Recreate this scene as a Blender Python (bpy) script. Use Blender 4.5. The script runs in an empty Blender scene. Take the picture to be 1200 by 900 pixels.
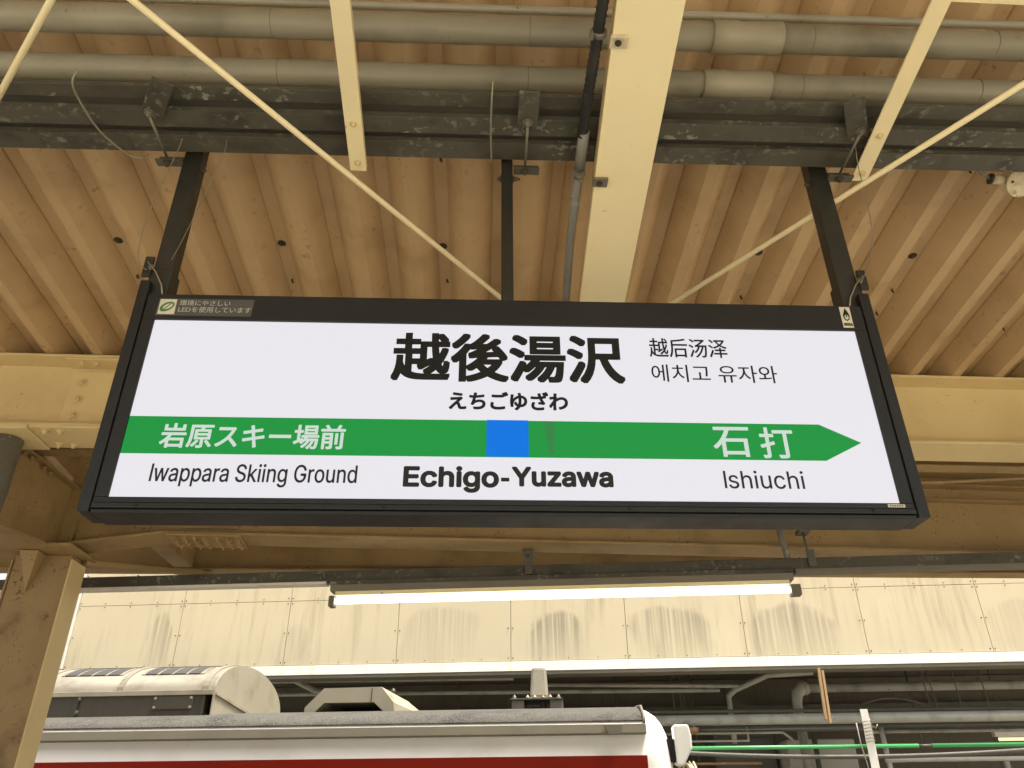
import bpy, bmesh, math, random, os
import mathutils
from mathutils import Vector, Matrix
random.seed(7)
sc = bpy.context.scene
R = math.radians

# ------------------------------------------------------------------ camera, sky, sun, exposure
THETA, YAW, ROLL = R(29.4), R(2.4), R(0.385)
fw = Vector((math.sin(YAW)*math.cos(THETA), math.cos(YAW)*math.cos(THETA), math.sin(THETA)))
r0 = Vector((math.cos(YAW), -math.sin(YAW), 0)); u0 = r0.cross(fw)
rt = math.cos(ROLL)*r0 - math.sin(ROLL)*u0
up = math.cos(ROLL)*u0 + math.sin(ROLL)*r0
cd = bpy.data.cameras.new('camera'); cam = bpy.data.objects.new('camera', cd); sc.collection.objects.link(cam)
cd.sensor_width = 36; cd.lens = 36*920/1200; cd.clip_start = .05; cd.clip_end = 3000
M = Matrix((rt, up, -fw)).transposed().to_4x4(); M.translation = (0, 0, 1.6)
cam.matrix_world = M; sc.camera = cam

SUN_EL, SUN_AZ = R(72), R(112)         # azimuth clockwise from +Y: a high veiled sun on the right, along the tracks
world = bpy.data.worlds.new('World'); sc.world = world; world.use_nodes = True
wn = world.node_tree.nodes; wl = world.node_tree.links
bg = wn['Background']; bg.inputs['Strength'].default_value = .105
sky = wn.new('ShaderNodeTexSky'); sky.sky_type = 'NISHITA'; sky.sun_disc = False
sky.sun_elevation = SUN_EL; sky.sun_rotation = SUN_AZ; sky.dust_density = 6; sky.ozone_density = .3; sky.air_density = 1
hs = wn.new('ShaderNodeHueSaturation'); hs.inputs['Saturation'].default_value = .22   # cloudy, nearly colourless sky
wl.new(sky.outputs[0], hs.inputs['Color']); wl.new(hs.outputs[0], bg.inputs['Color'])
sl = bpy.data.lights.new('sun', 'SUN'); sl.energy = 2.0; sl.angle = R(12); sl.color = (1, .91, .74)
so = bpy.data.objects.new('sun', sl); sc.collection.objects.link(so)
sd = Vector((math.sin(SUN_AZ)*math.cos(SUN_EL), math.cos(SUN_AZ)*math.cos(SUN_EL), math.sin(SUN_EL)))
so.rotation_euler = sd.to_track_quat('Z', 'Y').to_euler()
vs = sc.view_settings; vs.view_transform = 'Standard'; vs.look = 'None'; vs.gamma = 1; vs.use_curve_mapping = False
vs.exposure = 1.68
EXPO = 2**vs.exposure
sc.cycles.max_bounces = 12; sc.cycles.diffuse_bounces = 8
sc.cycles.use_denoising = True

# ------------------------------------------------------------------ helpers
A = R(6.5)                              # the tracks run 6.5 degrees off the canopy
TRACK = -A
def frame_pt(p, ang):
    c, s = math.cos(ang), math.sin(ang)
    return Vector((p[0]*c - p[1]*s, p[0]*s + p[1]*c, p[2]))
def tag(o, label=None, cat=None, group=None, kind=None):
    if label: o['label'] = label
    if cat: o['category'] = cat
    if group: o['group'] = group
    if kind: o['kind'] = kind
    return o
class Thing:
    def __init__(s, name, base, label=None, cat=None, group=None, ang=0., kind=None):
        s.base = Vector(base); s.o = bpy.data.objects.new(name, None); sc.collection.objects.link(s.o)
        s.o.empty_display_size = .1
        s.o.location = frame_pt(base, ang); s.o.rotation_euler = (0, 0, ang)
        tag(s.o, label, cat, group, kind)
class MB:
    def __init__(s): s.v = []; s.f = []; s.smooth = set()
    def add(s, vs, fs, smooth=False):
        n = len(s.v); s.v += [tuple(v) for v in vs]
        for f in fs:
            if smooth: s.smooth.add(len(s.f))
            s.f.append([i+n for i in f])
        return s
    def box(s, x0, x1, y0, y1, z0, z1):
        vs = [(x, y, z) for z in (z0, z1) for y in (y0, y1) for x in (x0, x1)]
        return s.add(vs, [(0,2,3,1), (4,5,7,6), (0,1,5,4), (2,6,7,3), (0,4,6,2), (1,3,7,5)])
    def bar(s, p0, p1, w, h, upv=(0,0,1)):
        p0, p1 = Vector(p0), Vector(p1); d = (p1-p0).normalized(); u = Vector(upv)
        a = d.cross(u).normalized()*w/2; b = a.cross(d).normalized()*h/2
        vs = [p+i*a+j*b for p in (p0, p1) for i, j in ((-1,-1), (1,-1), (1,1), (-1,1))]
        return s.add(vs, [(3,2,1,0), (4,5,6,7), (0,1,5,4), (1,2,6,5), (2,3,7,6), (3,0,4,7)])
    def tube(s, pts, r, seg=12, caps=True):
        pts = [Vector(p) for p in pts]; n = len(pts); rs = r if isinstance(r, (list, tuple)) else [r]*n
        d0 = (pts[1]-pts[0]).normalized(); a = d0.orthogonal().normalized(); vs = []
        for i, p in enumerate(pts):
            d = ((pts[min(i+1, n-1)]-p).normalized() + (p-pts[max(i-1, 0)]).normalized())
            d = d.normalized() if d.length > 1e-6 else d0
            a = (a - d*a.dot(d)).normalized(); b = d.cross(a)
            for k in range(seg):
                t = 2*math.pi*k/seg; vs.append(p + (a*math.cos(t)+b*math.sin(t))*rs[i])
        fs = [(i*seg+k, i*seg+(k+1) % seg, (i+1)*seg+(k+1) % seg, (i+1)*seg+k) for i in range(n-1) for k in range(seg)]
        base = len(s.f); s.add(vs, fs, True)
        if caps:
            m = len(s.v)-len(vs)
            s.f.append([m+k for k in range(seg)][::-1]); s.f.append([m+(n-1)*seg+k for k in range(seg)])
        return s
    def prism(s, poly, a0, a1, axis='x', smooth=False):
        """poly: 2-D outline; extruded along an axis. axis x: poly=(y,z); y: poly=(x,z); z: poly=(x,y)"""
        def mk(p, a): return {'x': (a, p[0], p[1]), 'y': (p[0], a, p[1]), 'z': (p[0], p[1], a)}[axis]
        n = len(poly); vs = [mk(p, a0) for p in poly] + [mk(p, a1) for p in poly]
        s.add(vs, [(i, (i+1) % n, n+(i+1) % n, n+i) for i in range(n)], smooth)
        m = len(s.v)-2*n
        s.f.append([m+i for i in range(n)][::-1]); s.f.append([m+n+i for i in range(n)])
        return s
    def bolt(s, p, d, r=.011, h=.009, washer=True):
        p, d = Vector(p), Vector(d).normalized()
        if washer: s.tube([p, p+d*h*.35], r*1.55, 10)
        s.tube([p, p+d*h*1.25], r, 6)
        s.tube([p, p+d*h*2.0], r*.5, 8)
        return s
    def mesh(s, name, base=(0,0,0)):
        b = Vector(base); me = bpy.data.meshes.new(name)
        me.from_pydata([Vector(v)-b for v in s.v], [], s.f); me.update()
        bm = bmesh.new(); bm.from_mesh(me); bmesh.ops.recalc_face_normals(bm, faces=bm.faces[:]); bm.to_mesh(me); bm.free()
        for i in s.smooth: me.polygons[i].use_smooth = True
        return me
def part(name, mb, mat, th, parent=None, bevel=0, label=None):
    me = mb.mesh(name, th.base); me.materials.append(mat)
    o = bpy.data.objects.new(name, me); sc.collection.objects.link(o); o.parent = parent or th.o
    if bevel:
        m = o.modifiers.new('bevel', 'BEVEL'); m.width = bevel; m.segments = 2; m.limit_method = 'ANGLE'; m.angle_limit = R(50)
    if label: o['label'] = label
    return o
def share(name, me, parent, loc, rot=(0,0,0), scale=None):
    o = bpy.data.objects.new(name, me); sc.collection.objects.link(o); o.parent = parent; o.location = loc; o.rotation_euler = rot
    if scale: o.scale = scale
    return o
def solo(name, mb, mat, base, label=None, cat=None, group=None, ang=0., kind=None, bevel=0):
    me = mb.mesh(name, base); me.materials.append(mat)
    o = bpy.data.objects.new(name, me); sc.collection.objects.link(o)
    o.location = frame_pt(base, ang); o.rotation_euler = (0, 0, ang)
    if bevel:
        m = o.modifiers.new('bevel', 'BEVEL'); m.width = bevel; m.segments = 2; m.limit_method = 'ANGLE'; m.angle_limit = R(50)
    return tag(o, label, cat, group, kind)

# ------------------------------------------------------------------ materials
def new_mat(name):
    m = bpy.data.materials.new(name); m.use_nodes = True
    nt = m.node_tree; return m, nt, nt.nodes['Principled BSDF']
def rgb(c): return (c[0], c[1], c[2], 1)
def paint(name, col, dirt=None, amt=.5, scale=3., rough=.55, spot=None, spot_amt=.0, spot_scale=40., streak=0, bump=.08, bump_scale=60, metal=0., ref=None, var=.12, spec=.5, patchy=True, stretch=.25):
    """painted surface: large soft colour drift, dirt patches or streaks, small chips of another colour, fine relief"""
    m, nt, bs = new_mat(name); N, L = nt.nodes, nt.links
    tc = N.new('ShaderNodeTexCoord'); oi = N.new('ShaderNodeObjectInfo')
    add = N.new('ShaderNodeVectorMath'); add.operation = 'ADD'
    L.new(tc.outputs['Object'], add.inputs[0])
    if ref is None:
        mulr = N.new('ShaderNodeVectorMath'); mulr.operation = 'SCALE'; mulr.inputs[0].default_value = (17., 31., 23.)
        L.new(oi.outputs['Random'], mulr.inputs['Scale']); L.new(mulr.outputs[0], add.inputs[1])
    else:
        tc.object = ref
    v = add.outputs[0]
    def noise(sc_, det=4, vec=None, rough_=.55):
        n = N.new('ShaderNodeTexNoise'); n.inputs['Scale'].default_value = sc_; n.inputs['Detail'].default_value = det
        n.inputs['Roughness'].default_value = rough_; L.new(vec or v, n.inputs['Vector']); return n.outputs['Fac']
    def ramp(f, a, b):
        r = N.new('ShaderNodeMapRange'); r.interpolation_type = 'SMOOTHSTEP'
        r.inputs['From Min'].default_value = a; r.inputs['From Max'].default_value = b; L.new(f, r.inputs['Value']); return r.outputs[0]
    def mix(f, a, b, k=1.):
        x = N.new('ShaderNodeMix'); x.data_type = 'RGBA'
        if k != 1.:
            q = N.new('ShaderNodeMath'); q.operation = 'MULTIPLY'; q.inputs[1].default_value = k; L.new(f, q.inputs[0]); f = q.outputs[0]
        L.new(f, x.inputs['Factor'])
        for s, val in (('A', a), ('B', b)):
            if isinstance(val, tuple): x.inputs[6 if s == 'A' else 7].default_value = val
            else: L.new(val, x.inputs[6 if s == 'A' else 7])
        return x.outputs[2]
    dark = tuple(c*(1-2*var) for c in col); lite = tuple(min(1, c*(1+var)) for c in col)
    c = mix(noise(scale*.7, 3), rgb(dark), rgb(lite))
    if dirt:
        if streak:
            mp = N.new('ShaderNodeMapping'); mp.inputs['Scale'].default_value = (streak, streak, stretch); L.new(v, mp.inputs['Vector'])
            s1 = ramp(noise(1., 5, mp.outputs[0], .65), .44, .74)
            s2 = ramp(noise(scale*.6, 2), .38, .62)
            q = N.new('ShaderNodeMath'); q.operation = 'MULTIPLY'; L.new(s1, q.inputs[0]); L.new(s2, q.inputs[1])
            c = mix(q.outputs[0], c, rgb(dirt), amt)
        else:
            c = mix(ramp(noise(scale, 6), .48, .72), c, rgb(dirt), amt)
    rr = None
    if spot:
        patch = ramp(noise(spot_scale*.12, 3), .45, .7) if patchy else ramp(noise(spot_scale*.12, 3), .1, .5)
        sp = ramp(noise(spot_scale, 5), .62-.1*spot_amt, .68-.1*spot_amt)
        q = N.new('ShaderNodeMath'); q.operation = 'MULTIPLY'; L.new(sp, q.inputs[0]); L.new(patch, q.inputs[1])
        c = mix(q.outputs[0], c, rgb(spot), .9)
    L.new(c, bs.inputs['Base Color'])
    rv = N.new('ShaderNodeMapRange'); rv.inputs['To Min'].default_value = max(.05, rough-.12); rv.inputs['To Max'].default_value = min(1, rough+.12)
    L.new(noise(scale*4, 4), rv.inputs['Value']); L.new(rv.outputs[0], bs.inputs['Roughness'])
    bs.inputs['Metallic'].default_value = metal; bs.inputs['Specular IOR Level'].default_value = spec
    if bump:
        b = N.new('ShaderNodeBump'); b.inputs['Strength'].default_value = bump; b.inputs['Distance'].default_value = .004
        L.new(noise(bump_scale, 5), b.inputs['Height']); L.new(b.outputs[0], bs.inputs['Normal'])
    return m
def glow(name, col, level, rough=.35):
    """backlit film or lamp glass: level is the display brightness it should reach"""
    m, nt, bs = new_mat(name)
    bs.inputs['Base Color'].default_value = rgb(tuple(c*.06 for c in col)); bs.inputs['Specular IOR Level'].default_value = .15; bs.inputs['Roughness'].default_value = rough
    bs.inputs['Emission Color'].default_value = rgb(col); bs.inputs['Emission Strength'].default_value = level/EXPO
    return m

MT = {}
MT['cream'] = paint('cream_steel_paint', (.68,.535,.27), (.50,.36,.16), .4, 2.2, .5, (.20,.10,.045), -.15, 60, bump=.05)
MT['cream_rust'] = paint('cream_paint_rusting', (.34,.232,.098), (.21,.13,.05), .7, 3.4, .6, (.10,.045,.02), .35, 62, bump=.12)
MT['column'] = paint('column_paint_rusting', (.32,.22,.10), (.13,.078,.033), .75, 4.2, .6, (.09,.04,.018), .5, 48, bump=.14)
MT['cream_clean'] = paint('cream_paint_clean', (.86,.745,.45), (.80,.67,.375), .3, 2.5, .45, (.20,.10,.05), -.35, 30, bump=.03)
MT['roof'] = paint('tan_roof_sheet_paint', (.50,.345,.18), (.35,.23,.105), .65, 3.2, .5, (.26,.16,.075), .1, 34, bump=.06, bump_scale=25)
MT['pvc'] = paint('grey_pvc', (.275,.25,.178), (.13,.116,.078), .7, 3.2, .38, (.10,.085,.055), -.25, 55, bump=.05)
MT['pvc_joint'] = paint('pale_grey_pvc', (.275,.245,.168), (.21,.185,.125), .4, 5., .45, bump=.02)
MT['rail'] = paint('dark_olive_steel', (.072,.067,.047), (.028,.025,.018), .8, 7., .5, (.25,.24,.19), .75, 42, bump=.2)
MT['frame'] = paint('charcoal_aluminium', (.016,.0165,.015), (.023,.023,.021), .4, 4., .42, bump=.015, var=.06, spec=.3)
MT['black'] = paint('black_gap', (.004,.004,.004), rough=.8, bump=0, var=0)
MT['hanger'] = paint('black_hanger_paint', (.018,.018,.014), (.035,.03,.02), .5, 6., .4, (.08,.05,.03), -.2, 50, bump=.03)
MT['galv'] = paint('galvanised_steel', (.19,.175,.13), (.10,.09,.06), .6, 8., .45, metal=.4, bump=.05)
MT['rustbolt'] = paint('rusty_bolt', (.05,.035,.02), (.09,.05,.025), .6, 60., .7, bump=.1)
MT['blacktube'] = paint('black_corrugated_plastic', (.015,.014,.012), (.05,.045,.035), .5, 12., .5, (.5,.47,.4), -.3, 70, bump=.05)
MT['greytube'] = paint('grey_conduit_flaking', (.20,.195,.17), (.11,.105,.09), .5, 9., .5, (.55,.52,.44), .25, 40, bump=.08)
MT['wire'] = paint('steel_wire', (.30,.27,.19), rough=.35, metal=.5, bump=0)
MT['oldcream'] = paint('worn_cream_cover', (.62,.54,.36), (.42,.33,.18), .5, 14., .5, (.05,.03,.015), 1.3, 48, bump=.1)
MT['conc'] = paint('platform_concrete', (.58,.53,.42), (.48,.43,.34), .5, 1.2, .8, bump=.2)
MT['ballast'] = paint('track_ballast', (.22,.19,.155), (.13,.11,.09), .6, 9., .9, bump=.8, bump_scale=22)
MT['ground'] = paint('ground', (.20,.19,.16), (.13,.12,.1), .5, .3, .9, bump=.1)
MT['trainwhite'] = paint('white_train_paint', (.80,.79,.75), (.62,.58,.5), .35, 2.5, .32, bump=.02, var=.03)
MT['trainred'] = paint('red_train_paint', (.19,.008,.001), (.18,.010,.002), .5, 3., .45, bump=.02, spec=.15)
MT['gutter'] = paint('train_gutter_paint', (.17,.152,.11), (.12,.103,.073), .5, 3., .55, bump=.04)
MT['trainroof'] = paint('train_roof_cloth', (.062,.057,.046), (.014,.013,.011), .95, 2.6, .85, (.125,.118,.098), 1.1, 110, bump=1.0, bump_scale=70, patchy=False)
MT['ac'] = paint('pale_grey_roof_unit', (.33,.295,.215), (.19,.163,.11), .6, 3.5, .55, (.24,.21,.16), -.05, 30, bump=.05)
MT['accover'] = paint('grey_cover_paint', (.235,.21,.155), (.12,.105,.072), .7, 4., .6, (.08,.07,.05), .1, 40, bump=.06)
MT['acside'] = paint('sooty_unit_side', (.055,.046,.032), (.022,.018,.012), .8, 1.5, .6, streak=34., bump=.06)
MT['acdark'] = paint('dark_grille', (.05,.047,.04), rough=.6, bump=.05)
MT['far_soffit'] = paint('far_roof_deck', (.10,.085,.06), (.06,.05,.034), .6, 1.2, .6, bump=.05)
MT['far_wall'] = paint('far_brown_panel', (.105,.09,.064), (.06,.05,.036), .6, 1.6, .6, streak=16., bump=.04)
MT['far_conc'] = paint('far_concrete', (.40,.39,.355), (.28,.27,.24), .6, 2., .75, bump=.08)
MT['far_pipe'] = paint('pale_far_pipe', (.38,.37,.32), (.2,.19,.155), .7, 5., .5, (.12,.11,.09), .0, 30, bump=.06)
MT['far_dark'] = paint('dark_far_pipe', (.10,.095,.075), (.06,.055,.045), .5, 5., .55, bump=.04)
MT['green'] = paint('green_plastic', (.07,.36,.12), (.08,.28,.10), .4, 6., .4, bump=.02, var=.05)
MT['wood'] = paint('weathered_wood', (.38,.24,.115), (.22,.13,.06), .7, 6., .75, streak=60., bump=.15)
MT['whitemetal'] = paint('white_trim', (.76,.73,.65), (.5,.45,.35), .35, 5., .45, bump=.03, var=.04)
MT['brown'] = paint('brown_glazed_insulator', (.20,.10,.035), (.3,.17,.07), .6, 20., .4, bump=.05)
MT['glass'] = paint('dark_train_glass', (.012,.014,.015), rough=.08, bump=0, var=0)

# ------------------------------------------------------------------ setting
solo('ground', MB().add([(-600,-600,-1.35), (600,-600,-1.35), (600,600,-1.35), (-600,600,-1.35)], [(0,1,2,3)]), MT['ground'], (0,0,-1.35), kind='structure')
solo('platform', MB().box(-40, 40, -6.7, 4.75, -1.3, 0), MT['conc'], (0,0,0), kind='structure', bevel=.01)
solo('track_bed', MB().box(-60, 60, 5.45, 9.0, -1.34, -1.12), MT['ballast'], (0,7.2,-1.34), ang=TRACK, kind='structure')
solo('track_bed', MB().box(-60, 60, -10.6, -6.75, -1.34, -1.12), MT['ballast'], (0,-8.6,-1.34), kind='structure')
solo('far_platform', MB().box(-60, 60, 9.25, 16, -1.33, 0), MT['conc'], (0,12,-1.33), ang=TRACK, kind='structure', bevel=.01)

# ------------------------------------------------------------------ canopy roof: folded-plate sheets
def zlow(y): return 3.66 + .0875*(3.38 - y)
PITCH = .695; RIB = PITCH/3; HGT = .085; Y0, Y1 = -1.1, 5.36
roof = Thing('canopy_roof', (0, 0, zlow(0)), 'tan folded metal roof sheets with ridges running away above the sign', 'roof')
def sheet_mesh():
    prof = []
    for k in range(3):                       # crown centre at 0, narrow ridge hanging down half a pitch later
        c = k*RIB
        prof += [(c-.028, HGT-.009), (c-.026, HGT), (c+.026, HGT), (c+.028, HGT-.009), (c+RIB/2-.023, 0), (c+RIB/2+.023, 0)]
    prof += [(3*RIB-.028, HGT-.009), (3*RIB-.026, HGT), (3*RIB+.026, HGT), (3*RIB+.034, HGT-.007)]   # lap over the next sheet
    prof[0] = (-.024, HGT+.003); prof[1] = (-.022, HGT+.004)
    mb = MB(); n = len(prof); t = .0012
    ny = 6; ys = [Y0+(Y1-Y0)*i/(ny-1) for i in range(ny)]
    lap = [0]*n; lap[-3] = -.003; lap[-2] = -.003; lap[-1] = -.003
    vs = [(x, y, zlow(y)+z+lap[i]+dz) for dz in (0, t) for y in ys for i, (x, z) in enumerate(prof)]
    fs = []; off = ny*n
    for j in range(ny-1):
        for i in range(n-1):
            a = j*n+i; fs += [(a, a+1, a+n+1, a+n), (off+a, off+a+n, off+a+n+1, off+a+1)]
    for j in range(ny-1):
        for i in (0, n-1):
            a = j*n+i; fs.append((a, a+n, off+a+n, off+a))
    for i in range(n-1):
        for j in (0, ny-1):
            a = j*n+i; fs.append((a, a+1, off+a+1, off+a))
    mb.add(vs, fs); me = mb.mesh('roof_sheet', (0, 0, zlow(0))); me.materials.append(MT['roof']); return me
shm = sheet_mesh()
bm_ = MB().tube([(0,0,.002), (0,0,-.004)], .019, 14).tube([(0,0,-.003), (0,0,-.013)], .0085, 6)
boltm = bm_.mesh('roof_bolt'); boltm.materials.append(MT['rustbolt'])
bs_ = MB().tube([(0,0,.003), (0,0,-.016)], .0045, 6).tube([(0,0,-.012), (.006,.004,-.02)], .004, 6)
clipm = bs_.mesh('roof_clip'); clipm.materials.append(MT['rustbolt'])
for k in range(-12, 13):
    x = -.18 + PITCH*k
    share('roof_sheet', shm, roof.o, (x, 0, random.uniform(-.0008, .0008)))
    if -4 <= k <= 4:
        for y in (2.69, .55):
            share('roof_bolt', boltm, roof.o, (x-.004, y+random.uniform(-.01, .01), zlow(y)+HGT-zlow(0)-.001))
        for y in (2.17, 2.93, 3.14):
            yy = y+random.uniform(-.06, .06)
            share('roof_clip', clipm, roof.o, (x+random.uniform(-.008, .008), yy, zlow(yy)+HGT-zlow(0)))

# ------------------------------------------------------------------ girders, column, rafters
def ibeam(mb_w, mb_t, mb_b, x0, x1, y0, y1, z0, z1, tf=.014, tw=.009):
    yc = (y0+y1)/2
    mb_w.box(x0, x1, yc-tw/2, yc+tw/2, z0+tf+.0005, z1-tf-.0005); mb_t.box(x0, x1, y0, y1, z1-tf, z1); mb_b.box(x0, x1, y0, y1, z0, z0+tf)
GA = R(1.1)
ga = Thing('roof_girder', (-2, 3.54, 3.255), 'wide cream steel girder right behind the sign, under the ends of the roof ridges', 'girder', ang=GA)
w, t, b = MB(), MB(), MB(); ibeam(w, t, b, -9, 9, 3.43, 3.65, 3.255, 3.648)
part('web', w, MT['cream'], ga); part('top_flange', t, MT['cream'], ga, bevel=.002); part('bottom_flange', b, MT['cream'], ga, bevel=.002)
part('splice_plate', MB().box(-1.985, -1.62, 3.521, 3.5345, 3.30, 3.60), MT['cream'], ga, bevel=.002)
part('cover_plate', MB().box(-2.06, -1.58, 3.424, 3.656, 3.242, 3.2545), MT['cream'], ga, bevel=.002)
part('cover_plate', MB().box(-6, -2.065, 3.418, 3.662, 3.232, 3.2545), MT['cream'], ga, bevel=.002)
part('cover_plate', MB().box(-2.0, -1.6, 3.435, 3.53, 3.622, 3.6335), MT['cream'], ga, bevel=.002)
for x in (-1.93, -1.67):
    for z in (3.35, 3.44, 3.535): part('bolt', MB().bolt((x, 3.521, z), (0,-1,0), .017, .012), MT['cream'], ga)
for x in (-2.0, -1.93, -1.70, -1.63):
    for y in (3.46, 3.61): part('bolt', MB().bolt((x, y, 3.242), (0,0,-1), .014, .011), MT['cream'], ga)
for x in (-1.93, -1.86, -1.74, -1.67): part('bolt', MB().bolt((x, 3.47, 3.622), (0,0,-1), .012, .009), MT['cream'], ga)

part('recess_shade_strip', MB().box(-9, 9, 3.60, 3.606, 3.6485, 3.722), MT['acdark'], ga)  # dark strip added so the roof recesses above the girder look shaded
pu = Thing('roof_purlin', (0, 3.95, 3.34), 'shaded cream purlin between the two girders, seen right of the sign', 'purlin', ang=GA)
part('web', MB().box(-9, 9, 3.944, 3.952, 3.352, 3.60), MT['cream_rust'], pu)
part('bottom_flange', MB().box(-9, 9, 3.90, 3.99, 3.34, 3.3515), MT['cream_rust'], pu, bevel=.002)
GB = R(3.0)
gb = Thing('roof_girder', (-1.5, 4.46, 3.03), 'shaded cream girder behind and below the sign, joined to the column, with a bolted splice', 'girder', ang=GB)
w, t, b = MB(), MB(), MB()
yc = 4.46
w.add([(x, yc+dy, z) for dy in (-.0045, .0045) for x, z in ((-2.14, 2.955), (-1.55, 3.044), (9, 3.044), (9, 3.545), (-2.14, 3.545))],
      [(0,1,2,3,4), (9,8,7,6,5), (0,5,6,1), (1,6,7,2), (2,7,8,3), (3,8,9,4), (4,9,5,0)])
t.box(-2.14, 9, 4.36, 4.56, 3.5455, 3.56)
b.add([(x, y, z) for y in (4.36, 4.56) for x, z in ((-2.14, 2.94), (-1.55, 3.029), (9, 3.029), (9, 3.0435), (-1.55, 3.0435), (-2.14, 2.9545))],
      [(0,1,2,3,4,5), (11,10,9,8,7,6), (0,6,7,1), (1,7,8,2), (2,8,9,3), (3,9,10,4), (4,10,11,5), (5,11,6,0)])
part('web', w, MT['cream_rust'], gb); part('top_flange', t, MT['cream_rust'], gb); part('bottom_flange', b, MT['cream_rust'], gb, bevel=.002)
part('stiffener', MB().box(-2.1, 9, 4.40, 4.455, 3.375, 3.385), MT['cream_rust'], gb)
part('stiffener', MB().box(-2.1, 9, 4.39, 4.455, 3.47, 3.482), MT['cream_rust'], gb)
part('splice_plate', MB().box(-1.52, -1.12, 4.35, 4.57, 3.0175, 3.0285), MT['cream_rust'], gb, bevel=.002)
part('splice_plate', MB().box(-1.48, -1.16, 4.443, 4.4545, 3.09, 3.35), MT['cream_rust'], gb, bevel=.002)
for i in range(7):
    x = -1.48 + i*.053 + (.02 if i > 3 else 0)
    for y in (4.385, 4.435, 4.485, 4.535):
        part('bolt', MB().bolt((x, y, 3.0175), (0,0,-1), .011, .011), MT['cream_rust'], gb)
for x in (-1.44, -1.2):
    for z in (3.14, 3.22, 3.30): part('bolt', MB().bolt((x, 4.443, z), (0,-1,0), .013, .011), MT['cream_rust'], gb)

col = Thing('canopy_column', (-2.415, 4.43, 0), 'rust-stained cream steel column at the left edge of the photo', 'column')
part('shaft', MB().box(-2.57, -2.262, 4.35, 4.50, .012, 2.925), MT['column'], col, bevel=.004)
part('side_flange', MB().box(-2.2615, -2.250, 4.342, 4.508, .012, 2.90), MT['cream'], col, bevel=.002)  # paler paint than the shaded front: side light put into the colour
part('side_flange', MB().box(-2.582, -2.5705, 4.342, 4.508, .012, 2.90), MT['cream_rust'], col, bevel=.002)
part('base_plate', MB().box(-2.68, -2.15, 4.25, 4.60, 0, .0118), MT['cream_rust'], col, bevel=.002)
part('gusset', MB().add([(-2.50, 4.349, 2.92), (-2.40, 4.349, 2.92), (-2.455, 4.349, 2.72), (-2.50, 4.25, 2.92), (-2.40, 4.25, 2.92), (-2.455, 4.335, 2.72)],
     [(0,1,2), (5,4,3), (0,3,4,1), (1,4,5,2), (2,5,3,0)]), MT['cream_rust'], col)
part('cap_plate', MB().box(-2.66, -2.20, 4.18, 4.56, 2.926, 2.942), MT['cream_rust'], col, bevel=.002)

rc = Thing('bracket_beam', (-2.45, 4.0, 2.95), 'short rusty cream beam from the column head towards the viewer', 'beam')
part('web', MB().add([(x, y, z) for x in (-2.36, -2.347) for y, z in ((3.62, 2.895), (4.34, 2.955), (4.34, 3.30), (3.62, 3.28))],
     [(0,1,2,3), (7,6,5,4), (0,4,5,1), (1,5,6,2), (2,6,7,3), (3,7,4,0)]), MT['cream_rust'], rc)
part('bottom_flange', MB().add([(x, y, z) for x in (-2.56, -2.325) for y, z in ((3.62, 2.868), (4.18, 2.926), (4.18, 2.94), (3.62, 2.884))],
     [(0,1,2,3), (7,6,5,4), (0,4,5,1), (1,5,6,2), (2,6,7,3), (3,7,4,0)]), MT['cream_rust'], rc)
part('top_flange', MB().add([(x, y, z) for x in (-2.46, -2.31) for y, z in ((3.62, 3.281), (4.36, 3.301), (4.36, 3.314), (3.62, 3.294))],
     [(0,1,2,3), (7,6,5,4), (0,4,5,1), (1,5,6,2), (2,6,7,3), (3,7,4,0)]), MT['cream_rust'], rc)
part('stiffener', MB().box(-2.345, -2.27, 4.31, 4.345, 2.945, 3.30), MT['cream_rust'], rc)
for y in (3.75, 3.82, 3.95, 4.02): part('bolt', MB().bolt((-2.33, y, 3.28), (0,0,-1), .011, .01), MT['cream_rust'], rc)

gd = Thing('edge_beam', (0, 5.25, 3.09), 'thin cream beam along the far roof edge, seen behind the lamp rail', 'beam')
w, t, b = MB(), MB(), MB(); ibeam(w, t, b, -9, 9, 5.19, 5.31, 3.09, 3.46, .012, .008)
part('web', w, MT['cream_rust'], gd); part('top_flange', t, MT['cream_rust'], gd); part('bottom_flange', b, MT['cream_rust'], gd, bevel=.002)
solo('diagonal_brace', MB().bar((-2.25, 4.47, 2.915), (-1.80, 5.24, 3.07), .05, .03), MT['cream_rust'], (-2.25, 4.47, 2.9),
     'slanted cream brace from the column head to the far roof edge', 'brace', bevel=.002)
solo('cross_beam', MB().box(-2.02, -1.90, 4.46, 5.18, 3.10, 3.26), MT['cream_rust'], (-1.96, 4.8, 3.1), 'short cream cross beam between the two rear girders, near the column', 'beam', bevel=.003)
solo('downpipe', MB().tube([(-2.275, 3.50, 0), (-2.275, 3.50, 3.23)], .07, 24), MT['greytube'], (-2.275, 3.52, 0), 'grey downpipe cut by the left edge, below the wide girder', 'pipe')
solo('conduit', MB().tube([(2.2, 4.22, 3.345), (2.75, 4.25, 3.37), (3.4, 4.28, 3.42), (5, 4.3, 3.5)], .011, 10), MT['cream_rust'], (2.2, 4.22, 3.34),
     'thin cream conduit slanting up right of the sign, below the wide girder', 'conduit')

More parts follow.
